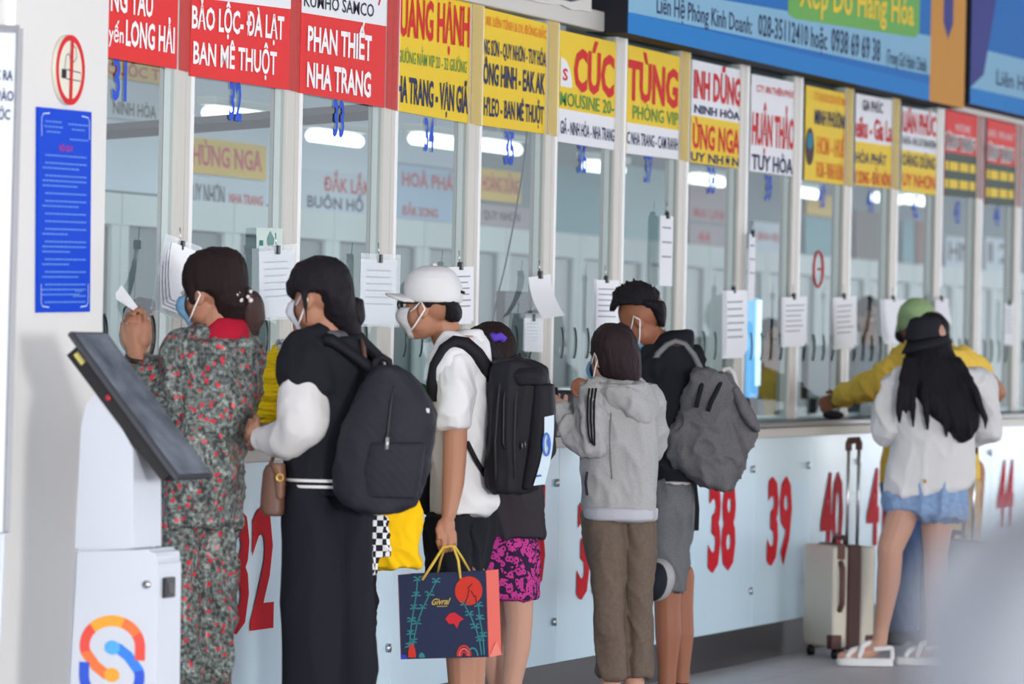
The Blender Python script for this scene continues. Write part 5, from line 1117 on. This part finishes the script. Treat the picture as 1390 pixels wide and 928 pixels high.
for k in range(46):
    a_ = random.uniform(-1.15, 1.15); b_ = random.uniform(-1, 1); x_ = 864+31*math.sin(a_); y_ = 412-27*math.cos(a_)*math.sqrt(1-.5*b_*b_); dx_ = random.uniform(-7, 3); g.limb(D, [(x_, y_+5, b_*.075, .012), (x_+dx_*.6, y_-1, b_*.078, .008), (x_+dx_, y_-4-random.uniform(0, 3), b_*.08, .003)])
hairpart('hair', g, HAIR, p7, voxel=.005, smooth=1)
for px, dz in ((904, -.06), (922, .09)): shoe(p7, px, D, dz, -.9, .3, BLACK)
GB = MC['grey heather canvas']; Db = D-.15; r = empty('backpack', dep(960, 655, Db)); tag(r, 'slouchy grey canvas backpack on the young man in black jacket', 'backpack')
g = G(); rows = []
outl = [(503, 944, 960), (512, 938, 990), (530, 933, 1000), (555, 925, 1012), (575, 912, 1024), (590, 905, 1027), (610, 907, 1018), (630, 914, 1009), (645, 932, 1001), (655, 952, 997), (661, 972, 990)]
build('main_pack', G().sil(Db, outl, t=.11, p=2.5), GB, r, voxel=.009, smooth=4, disp=.013, dscale=10, dst=(1, 1, 1))
g = G().sil(Db, [(526, 990, 1002, -.03, .075), (545, 996, 1014, -.03, .095), (562, 1000, 1024, -.03, .1), (578, 1012, 1030, -.03, .09), (585, 1024, 1031, -.03, .06)], p=2.4); build('front_flap', g, GB, r, voxel=.007, smooth=3, disp=.004)
for pts in ([(958, 511, -.09), (952, 524, -.112), (948, 540, -.12), (945, 553, -.12)], [(978, 519, -.1), (972, 532, -.122), (965, 546, -.13), (961, 558, -.132)]):
    build('black_zip', G().ptube(Db, pts, .009), BLACK, r)
build('carry_handle', G().ptube(Db, [(980, 520, 0), (979, 508, 0), (983, 501, 0), (990, 500, 0), (996, 506, 0), (999, 520, 0), (1001, 530, 0)], .009), mat('pale grey webbing', (200, 200, 202), .8), r)
g = G(); pts = [(886, 508, -.1), (887, 494, -.13), (893, 480, -.14), (905, 468, -.13), (917, 463, -.12), (930, 467, -.11), (942, 482, -.12), (950, 498, -.13), (956, 512, -.14)]; L = []
for i, (x, y, dz) in enumerate(pts):
    p = dep(x, y, D+dz); t = dep(*pts[min(i+1, 8)][:2], D+pts[min(i+1, 8)][2])-dep(*pts[max(i-1, 0)][:2], D+pts[max(i-1, 0)][2]); t.normalize(); nn = t.cross(FH).normalized()
    L.append([p+nn*.012, p-FH*.008, p-nn*.012, p+FH*.008])
build('shoulder_strap', G().rings(L), mat('grey webbing', (120, 120, 124), .8), r)
build('dangling_strap', G().slab([dep(942, 720, Db), dep(948.5, 720, Db), dep(949.5, 690, Db), dep(946, 655, Db), dep(942, 655, Db), dep(943.5, 690, Db)], FH*.004), BLACK, r, flat=True)
Dh = D-.16; r = empty('helmet', dep(898, 815, Dh)); tag(r, 'grey cap-like helmet with black lining hanging by the young man\'s knee', 'helmet')
build('shell', G().blob(893, 786, Dh, 24, 31, .09, .02, -14, 3), mat('grey helmet shell', (164, 164, 168), .5), r, voxel=.007, smooth=1)
build('lining', G().blob(889, 789, Dh, 18, 27, .09, -.02, -10, 3), mat('black lining', (36, 38, 46), .8), r)
# ---- 8 green-cap person in yellow shirt
D = 23.1; g = G(); h = Head(g, D, 1243, 440, .232, -.75, .6, 14)
torso = [(466, 1226, 1290), (480, 1218, 1302), (500, 1214, 1308), (560, 1206, 1306), (610, 1198, 1302), (656, 1196, 1298)]
g.limb(D, [(1250, 455, 0, .05), (1255, 480, 0, .06)]); g.sil(D, shrink(torso, .8), t=.09)
for x, dz in ((1226, 0), (1268, .05)): g.limb(D, [(x, 650, dz, .08), (x, 750, dz, .055), (x, fy(D)-18, dz, .036), (x-5, fy(D)-8, dz, .03)])
g.limb(D, [(1226, 490, 0, .05), (1194, 519, .02, .042), (1160, 531, .1, .035), (1142, 541, .15, .028)]); g.blob(1130, 545, D, 12, 11, .03, .18, 20)
g.limb(D, [(1296, 490, .05, .05), (1310, 550, .12, .042), (1280, 560, .3, .03)])
g.arm_fingers(D, [[(1124, 539, .18), (1116, 540, .17), (1112, 548, .16)], [(1123, 544, .17), (1116, 548, .16), (1114, 556, .15)], [(1125, 549, .16), (1119, 555, .15), (1119, 562, .15)], [(1130, 552, .16), (1126, 559, .15), (1127, 564, .15)], [(1136, 536, .15), (1128, 531, .14), (1122, 533, .14)]], .011)
p8 = person(g, D, 1245, 0, SKIND, 'person in green cap and long sleeved yellow shirt reaching over the counter', voxel=.007)
face_parts(h, p8, BLACK)
cloth('shirt', G().sil(D, torso, t=.12).limb(D, [(1228, 484, 0, .06)]*2), YEL, p8)
cloth('sleeve', G().limb(D, [(1224, 492, 0, .07), (1195, 519, .02, .065), (1165, 530, .08, .06), (1147, 538, .13, .055)]), YEL, p8, disp=.012, dscale=12)
cloth('sleeve', G().limb(D, [(1296, 488, .05, .062), (1310, 550, .12, .055), (1285, 560, .25, .04)]), YEL, p8)
cloth('jeans', G().sil(D, [(650, 1197, 1254), (750, 1204, 1248), (fy(D)-20, 1208, 1244)], t=.09).sil(D+.05, [(650, 1240, 1298), (750, 1248, 1290), (fy(D)-20, 1250, 1286)], t=.09), mat('blue denim', (78, 104, 150), .9), p8)
hairpart('hair', G().sil(D, [(420, 1225, 1268, 0, .09), (445, 1238, 1268, .02, .085), (462, 1246, 1266, .03, .06)]), HAIR, p8)
GC = mat('sage green twill', (150, 176, 130), .9, bump=.1, bscale=60)
cp = build('cap', G().sil(D, [(404, 1238, 1252, 0, .04), (408, 1230, 1260, 0, .07), (416, 1222, 1267, 0, .1), (428, 1218, 1271, 0, .11), (440, 1217, 1272, 0, .11), (446, 1218, 1270, 0, .105)], p=2), GC, p8, voxel=.007, smooth=2)
build('brim', G().sil(D, [(440, 1217, 1228, .05, .07), (450, 1215, 1226, .05, .07), (457.5, 1214.5, 1222, .05, .06)]), GC, cp, voxel=.006, smooth=2)
for x, dz in ((1226, 0), (1268, .05)): shoe(p8, x, D, dz, -.4, .9, CHAR)
# coin-purse / cloth in the hand on the counter
c = aty(1131, 566, -.12); tag(build('money_pouch', G().ell(V((c.x, -.12, 1.088)), (V((.06, 0, 0)), V((0, .05, 0)), V((0, 0, .022))), 3), CHAR, None, base=V((c.x, -.12, 1.068))), 'dark pouch under the hand on the counter', 'pouch')
c = aty(1188, 560, -.05); r = build('pass_box', G().box((c.x-.12, -.1, 1.068), (c.x+.05, .0, 1.13), .01), mat('clear tray acrylic', (205, 215, 222), .3), None, flat=True, base=V((c.x, -.05, 1.068))); tag(r, 'small pale box on the counter under the yellow sleeve', 'box')
# ---- 9 person with bare elbow behind the white jacket
D = 22.45; g = G(); h = Head(g, D, 1262, 454, .2, -.5, .86, 6)
torso = [(474, 1262, 1312), (488, 1254, 1325), (510, 1254, 1330), (560, 1262, 1326), (610, 1266, 1326), (650, 1268, 1328)]
g.limb(D, [(1274, 465, 0, .05), (1284, 490, 0, .06)]); g.sil(D, shrink(torso, .78), t=.085)
for x, dz in ((1286, 0), (1316, .04)): g.limb(D, [(x, 640, dz, .075), (x, 750, dz, .052), (x, fy(D)-18, dz, .036), (x-5, fy(D)-8, dz, .03)])
g.limb(D, [(1322, 495, 0, .045), (1340, 515, .0, .042), (1356, 532, .03, .036), (1345, 545, .15, .033), (1325, 548, .3, .028), (1318, 548, .36, .03)])
g.limb(D, [(1260, 500, .05, .045), (1255, 550, .15, .038), (1262, 555, .3, .03)])
p9 = person(g, D, 1300, 0, SKIN, 'dark haired person in yellow tee with bare elbow, behind the white jacket', voxel=.007)
face_parts(h, p9)
cloth('t_shirt', G().sil(D, torso, t=.12), YEL, p9)
cloth('short_sleeve', G().limb(D, [(1306, 484, 0, .055), (1322, 496, 0, .055), (1333, 508, 0, .05)]), YEL, p9)
cloth('trousers', G().sil(D, [(640, 1268, 1300), (750, 1272, 1302), (fy(D)-20, 1274, 1298)], t=.085).sil(D+.04, [(640, 1294, 1330), (750, 1298, 1330), (fy(D)-20, 1302, 1328)], t=.085), mat('beige chino', (196, 172, 136), .9), p9)
hairpart('hair', G().ell(h.at(-.12, .13, 0), (h.f*.39*h.H, h.s*.4*h.H, h.u*.38*h.H), 3).ell(h.at(-.14, -.08, 0), (h.f*.30*h.H, h.s*.42*h.H, h.u*.30*h.H), 3).sil(D, [(424, 1258, 1274, 0, .05), (430, 1250, 1281, 0, .085), (440, 1246, 1285, 0, .1), (454, 1246, 1288, 0, .1), (468, 1252, 1289, 0, .085), (476, 1262, 1287, 0, .06)], p=2), HAIR, p9)
for x, dz in ((1286, 0), (1316, .04)): shoe(p9, x, D, dz, -.4, .9, SOLE)
# ---- 10 girl in white jacket and bucket hat
D = 21.5; g = G(); h = Head(g, D, 1260, 466, .222, -.35, .93, 6)
torso = [(494, 1228, 1304), (505, 1220, 1324), (520, 1215, 1332), (560, 1212, 1330), (600, 1212, 1324), (640, 1206, 1323), (660, 1203, 1316), (672, 1203, 1270)]
g.limb(D, [(1263, 485, 0, .05), (1266, 510, 0, .06)]); g.sil(D, shrink(torso, .78), t=.085)
g.limb(D, [(1222, 525, 0, .045), (1204, 580, .02, .04), (1225, 585, .16, .034), (1235, 578, .24, .03)]); g.limb(D, [(1328, 525, 0, .045), (1342, 575, .02, .04), (1318, 590, .16, .034), (1300, 585, .24, .03)])
g.limb(D, [(1230, 684, -.02, .07), (1219, 715, -.05, .068), (1208, 745, -.07, .058), (1208, 765, -.06, .055), (1206, 790, -.04, .054), (1202, 820, -.02, .043), (1197, 850, .0, .034), (1194, 872, .0, .034), (1182, 884, -.0, .03), (1160, 889, -.01, .026), (1142, 890, -.02, .02)])
g.limb(D, [(1276, 684, .06, .07), (1272, 715, .06, .072), (1271, 750, .06, .056), (1272, 790, .08, .053), (1270, 830, .1, .042), (1268, 868, .12, .034), (1262, 882, .12, .03), (1240, 886, .12, .024)])
g.arm_fingers(D, [[(1144, 890, -.02), (1138, 890, -.02)], [(1146, 890, -.0), (1140, 891, -.0)], [(1148, 890, .02), (1142, 891, .02)], [(1149, 889, .035), (1144, 891, .035)], [(1150, 889, .05), (1146, 891, .05)]], .011)
p10 = person(g, D, 1255, 0, SKINL, 'girl in white jacket, black bucket hat, pale denim skirt and white sandals', voxel=.006)
face_parts(h, p10)
cloth('jacket', G().sil(D, torso, t=.125).limb(D, [(1228, 515, 0, .06)]*2).limb(D, [(1322, 515, 0, .06)]*2), IVORY, p10, disp=.009, dscale=6)
cloth('sleeve', G().limb(D, [(1220, 524, 0, .07), (1209, 555, -.01, .072), (1203, 582, .01, .062), (1224, 588, .14, .05)]), IVORY, p10, disp=.012)
cloth('sleeve', G().limb(D, [(1328, 520, 0, .07), (1338, 555, -.01, .068), (1341, 582, .01, .062), (1320, 592, .14, .05)]), IVORY, p10, disp=.012)
build('snap_button', G().ball(dep(1256, 653, D-.135), .009, 1), GOLD, p10)
cloth('skirt', G().sil(D, [(645, 1210, 1312, 0, .09), (670, 1204, 1316, 0, .115), (682, 1201, 1316, 0, .13), (690, 1203, 1315, 0, .135), (697, 1225, 1315, 0, .13), (704, 1250, 1313, 0, .11)]), MC['pale denim'], p10, disp=.014, dscale=9, dst=(1, 1, .2))
HB = G().sil(D, [(462, 1232, 1290, 0, .09), (476, 1230, 1294, -.01, .1), (495, 1228, 1304, -.03, .11), (515, 1226, 1318, -.06, .1), (535, 1240, 1328, -.09, .085), (560, 1258, 1331, -.115, .06), (580, 1282, 1328, -.125, .045), (595, 1296, 1318, -.125, .03), (600, 1300, 1308, -.125, .02)], p=2)
random.seed(5)
for (x0, x1, x2, ye) in ((1232, 1224, 1220, 575), (1238, 1231, 1229, 560), (1240, 1238, 1239, 578), (1250, 1255, 1258, 582), (1256, 1262, 1266, 560), (1270, 1278, 1284, 592), (1280, 1292, 1298, 590), (1300, 1322, 1337, 582), (1262, 1270, 1274, 570), (1290, 1308, 1316, 594)):
    HB.limb(D, [(x0, 490, -.09, .022), (x1, 528, -.15, .019), (x2, ye-14, -.165, .012), (x2+1, ye, -.165, .005)])
hairpart('long_hair', HB, HAIR, p10, voxel=.006)
BH = mat('black hat twill', (42, 42, 48), .95, bump=.1, bscale=60)
cp = build('bucket_hat', G().sil(D, [(430, 1242, 1270, 0, .07), (433.5, 1235, 1277, 0, .09), (446, 1230, 1281, 0, .105), (462, 1227, 1285, 0, .115)], p=2.2), BH, p10, voxel=.006, smooth=2)
g = G(); rr = []
for rx, ry, t, y0 in ((26, 0, .105, 456), (34, 0, .145, 470), (34, 0, .145, 473), (26, 0, .105, 460)):
    rr.append([dep(1258+rx*math.cos(a), y0-8*math.cos(a)*(rx/34), D+t*math.sin(a)) for a in [2*math.pi*k/30 for k in range(30)]])
vv = [[g.bm.verts.new(p) for p in L] for L in rr]
for A, B in zip(vv, vv[1:]+vv[:1]):
    for k in range(30): g.bm.faces.new((A[k], A[(k+1) % 30], B[(k+1) % 30], B[k]))
build('hat_brim', g, BH, cp)
for (sx_, sd_, lab) in ((1194, 0, 0), (1268, .12, 0)):
    k = 1 if sd_ == 0 else .9; x0 = sx_-58*k; x1 = sx_+19*k
    z = dep(sx_, 504, D+sd_); fl0 = fy(D+sd_, sx_); sd = build('sandal', G().sil(D+sd_, [(fl0-13, x0+1, x1, 0, .045), (fl0-9, x0-1, x1, 0, .05), (fl0-1.5, x0, x1, 0, .05)], p=3), SOLE, p10, voxel=.006, smooth=2)
    for (a, b_, yy) in (((x0+14, x0+30, -16)), ((x0+30, x0+46, -24))): build('sandal_strap', G().limb(D+sd_, [(a, fl0-14, -.045, .012), (a+6, fl0+yy-6, -.03, .014), (b_, fl0+yy-9, .0, .014), (b_, fl0-14, .045, .012)]), SOLE, sd, voxel=.005, smooth=1)
    build('heel_strap', G().limb(D+sd_, [(x1-26, fl0-24, -.036, .011), (x1-6, fl0-26, -.03, .012), (x1-2, fl0-25, 0, .012), (x1-2, fl0-10, 0, .012)]), SOLE, sd, voxel=.005, smooth=1)
# ---- suitcases
def suitcase(px, Dc, w_, h_, t_, label, shell, trim, hpx, htop, full=True):
    c = dep(px, 504, Dc); b0 = V((c.x, c.y, .0)); T = (RT*.93+FH*.36).normalized(); Wd = (RT*.36*.9+FH*.93).normalized(); Wd = (Wd-T*Wd.dot(T)).normalized()
    r = empty('suitcase', b0+T*t_/2+Wd*w_/2); tag(r, label, 'suitcase'); zb = .05
    def cor(a, b_, z): return b0+T*(a*t_)+Wd*(b_*w_)+ZU*z
    def sh(a0, a1, nm, m, e=0, bev=.018):
        g = G().hexa([cor(a0, -e/w_, zb-e), cor(a1, -e/w_, zb-e), cor(a1, -e/w_, zb+h_+e), cor(a0, -e/w_, zb+h_+e)], [cor(a0, 1+e/w_, zb-e), cor(a1, 1+e/w_, zb-e), cor(a1, 1+e/w_, zb+h_+e), cor(a0, 1+e/w_, zb+h_+e)], bev); return build(nm, g, m, r, flat=True)
    sh(0, .36, 'shell', shell); sh(.64, 1, 'shell', shell); sh(.35, .65, 'centre_band', trim, .006, .01)
    for a0, a1 in ((-.02, .22), (.78, 1.02)):
        for z0, z1 in ((zb-.006, zb+.06), (zb+h_-.04, zb+h_+.006)):
            g = G().hexa([cor(a0, -.02, z0), cor(a1, -.02, z0), cor(a1, -.02, z1), cor(a0, -.02, z1)], [cor(a0, .16, z0), cor(a1, .16, z0), cor(a1, .16, z1), cor(a0, .16, z1)], .008)
            if full and z0 < .1: build('corner_guard', g, trim, r, flat=True)
            else: g.bm.free()
    if full:
        g = G().tube([cor(.16, -.0, zb+.17), cor(.16, -.075, zb+.2), cor(.16, -.085, zb+.28), cor(.16, -.075, zb+.36), cor(.16, 0, zb+.39)], .013, 8); build('side_handle', g, trim, r)
        g = G().hexa([cor(.08, -.012, zb+.4), cor(.26, -.012, zb+.4), cor(.26, -.012, zb+.47), cor(.08, -.012, zb+.47)], [cor(.08, .01, zb+.4), cor(.26, .01, zb+.4), cor(.26, .01, zb+.47), cor(.08, .01, zb+.47)], .003); build('lock', g, trim, r, flat=True)
    build('top_handle', G().tube([cor(.5, .3, zb+h_), cor(.5, .34, zb+h_+.035), cor(.5, .66, zb+h_+.035), cor(.5, .7, zb+h_)], .012, 8), trim, r)
    for a in (.15, .85):
        for b_ in (.1, .9):
            w = cor(a, b_, .022); build('wheel', G().tube([w-T*.012, w+T*.012], .022, 14).tube([w, w+ZU*.04], .01, 8), PLASTIC, r)
    p0, p1 = [dep(x, 504, Dc+.1) for x in hpx]; zt = dep(hpx[0], htop, Dc+.1).z
    for p in (p0, p1): build('handle_post', G().tube([V((p.x, p.y, zb+h_-.02)), V((p.x, p.y, zt-.03))], .008, 8), STEEL, r)
    build('grip', G().tube([V((p0.x, p0.y, zt-.045)), V((p0.x, p0.y, zt-.01)), V((p0.x, p0.y, zt)), V((p1.x, p1.y, zt+.004)), V((p1.x, p1.y, zt-.008)), V((p1.x, p1.y, zt-.04))], .016, 8), trim, r)
suitcase(1137, 21.95, .33, .46, .21, 'cream suitcase with chocolate brown trim and tall pull handle', mat('cream shell', (216, 210, 196), .5), mat('chocolate trim', (98, 66, 60), .5), (1154, 1168), 598)
suitcase(1300, 21.9, .32, .49, .2, 'dark suitcase with a steel pull handle right of the denim skirt', mat('charcoal shell', (84, 84, 92), .6), BLACKN, (1313, 1325), 604, False)
# ---- foreground passer-by, far out of focus
D = 2.8; g = G(); GF = mat('lilac grey jersey', (126, 130, 138), .9)
rows = [(690, 1500, 1960), (710, 1408, 2040), (732, 1360, 2080), (772, 1312, 2120), (840, 1274, 2150), (930, 1250, 2160), (1300, 1262, 2150), (1700, 1290, 2120)]
h = Head(g, D, 1725, 330, .21, .9, .4); g.limb(D, [(1725, 420, 0, .05), (1725, 660, 0, .06)]); g.sil(D, shrink(rows, .8), t=.085)
for x in (1610, 1830): g.limb(D, [(x, 1650, 0, .08), (x, 2450, 0, .052), (x, fy(D)-180, 0, .035), (x+40, fy(D)-70, 0, .028)])
g.limb(D, [(1385, 860, 0, .03), (1360, 1350, 0, .03), (1355, 1800, 0, .028), (1350, 2000, 0, .028)]); g.limb(D, [(2100, 800, 0, .045), (2110, 1350, 0, .04), (2100, 1800, 0, .03), (2100, 2000, 0, .03)])
p11 = person(g, D, 1725, 0, SKIN, 'blurred passer-by in lilac grey top close to the camera at the lower right', voxel=.008)
face_parts(h, p11)
cloth('top', G().sil(D, rows, t=.12).limb(D, [(1362, 840, 0, .05), (1340, 1350, 0, .05), (1345, 1780, 0, .045)]).limb(D, [(2100, 800, 0, .06), (2110, 1350, 0, .055), (2100, 1780, 0, .045)]), GF, p11, voxel=.01)
cloth('trousers', G().limb(D, [(1610, 1650, 0, .1), (1610, 2450, 0, .075), (1610, fy(D)-260, 0, .06)]).limb(D, [(1830, 1650, 0, .1), (1830, 2450, 0, .075), (1830, fy(D)-260, 0, .06)]), CHAR, p11, voxel=.01)
hairpart('hair', G().sil(D, [(85, 1650, 1780, 0, .05), (130, 1560, 1860, 0, .085), (250, 1530, 1890, -.01, .095), (380, 1545, 1850, -.02, .085)]), HAIR, p11)
for x in (1610, 1830): shoe(p11, x, D, 0, .9, .4, CHAR)
# ---- clerks inside
def clerk(px, py, Y, top, skin, label, hair=HAIR, H=.22, lean=0):
    c = aty(px, py, Y); d = (c-CAM).dot(FW); g = G(); h = Head(g, d, px, py, H, .5, -.86, 14); s_ = FPX/d
    base = V((c.x, c.y, 0)); P = lambda x, z, y=0: V((c.x+x, c.y+y, z)); zc = c.z
    g.chain([(P(0, zc-.1), .05), (P(0, zc-.2), .055)]); sh = zc-.22
    g.chain([(P(-.16, sh-.03), .05), (P(.16, sh-.03), .05)]); g.chain([(P(0, sh-.05), .12), (P(0, sh-.3), .115), (P(0, .5), .13)])
    for k in (-1, 1):
        g.chain([(P(.17*k, sh-.03), .045), (P(.21*k, sh-.28, -.05), .038), (P(.1*k, max(.8, sh-.36), -.24), .03), (P(.07*k, max(.79, sh-.38), -.3), .03)])
        g.chain([(P(.09*k, .48), .08), (P(.1*k, .47, -.28), .06), (P(.1*k, .08, -.26), .04), (P(.1*k, .03, -.34), .028)])
        for j in range(4): g.chain([(P(.07*k+.018*(j-1.5), max(.79, sh-.38), -.31), .009), (P(.07*k+.02*(j-1.5), max(.785, sh-.385), -.36), .008)])
        g.chain([(P(.04*k, max(.79, sh-.37), -.3), .009), (P(.015*k, max(.785, sh-.38), -.33), .008)])
    o = build('person', g, skin, None, base=base, voxel=.008, smooth=2); tag(o, label, 'person')
    face_parts(h, o)
    g = G().chain([(P(-.15, sh-.035), .06), (P(.15, sh-.035), .06)]).chain([(P(0, sh-.06), .135), (P(0, sh-.3), .13), (P(0, .52), .15)])
    for k in (-1, 1): g.chain([(P(.17*k, sh-.03), .058), (P(.21*k, sh-.28, -.05), .05), (P(.15*k, max(.8, sh-.34), -.16), .045)])
    cloth('shirt', g, top, o, voxel=.01)
    g = G()
    for k in (-1, 1): g.chain([(P(.09*k, .49), .1), (P(.1*k, .48, -.28), .075), (P(.1*k, .12, -.26), .06)])
    cloth('trousers', g, CHAR, o, voxel=.01)
    g = G().ell(h.at(-.1, .16, 0), (h.f*.40*H, h.s*.36*H, h.u*.38*H), 3).ell(h.at(-.22, -.1, 0), (h.f*.26*H, h.s*.34*H, h.u*.4*H), 3); hairpart('hair', g, hair, o)
    st = empty('office_stool', V((c.x, c.y+.03, 0))); tag(st, 'stool under the ' + label, 'stool')
    build('seat', G().rings([[V((c.x+rr*math.cos(a), c.y+.03+rr*math.sin(a), z)) for a in [2*math.pi*k/20 for k in range(20)]] for rr, z in ((.15, .335), (.17, .345), (.17, .375), (.15, .385))]), BLACKN, st)
    build('column', G().tube([V((c.x, c.y+.03, .03)), V((c.x, c.y+.03, .34))], .025, 10), STEEL, st)
    build('foot', G().rings([[V((c.x+rr*math.cos(a), c.y+.03+rr*math.sin(a), z)) for a in [2*math.pi*k/20 for k in range(20)]] for rr, z in ((.2, .0), (.2, .015), (.04, .035))]), PLASTIC, st)
clerk(196, 448, 1.12, mat('maroon blouse', (118, 58, 62), .9), SKIN, 'clerk in maroon blouse behind window 31', HAIR)
clerk(1046, 462, 1.12, mat('ochre blouse', (196, 160, 72), .9), SKINL, 'clerk in ochre blouse behind window 39', HAIR)
clerk(1180, 430, 1.12, mat('slate blouse', (96, 108, 116), .9), SKIN, 'clerk in slate blouse behind window 41', HAIRB)
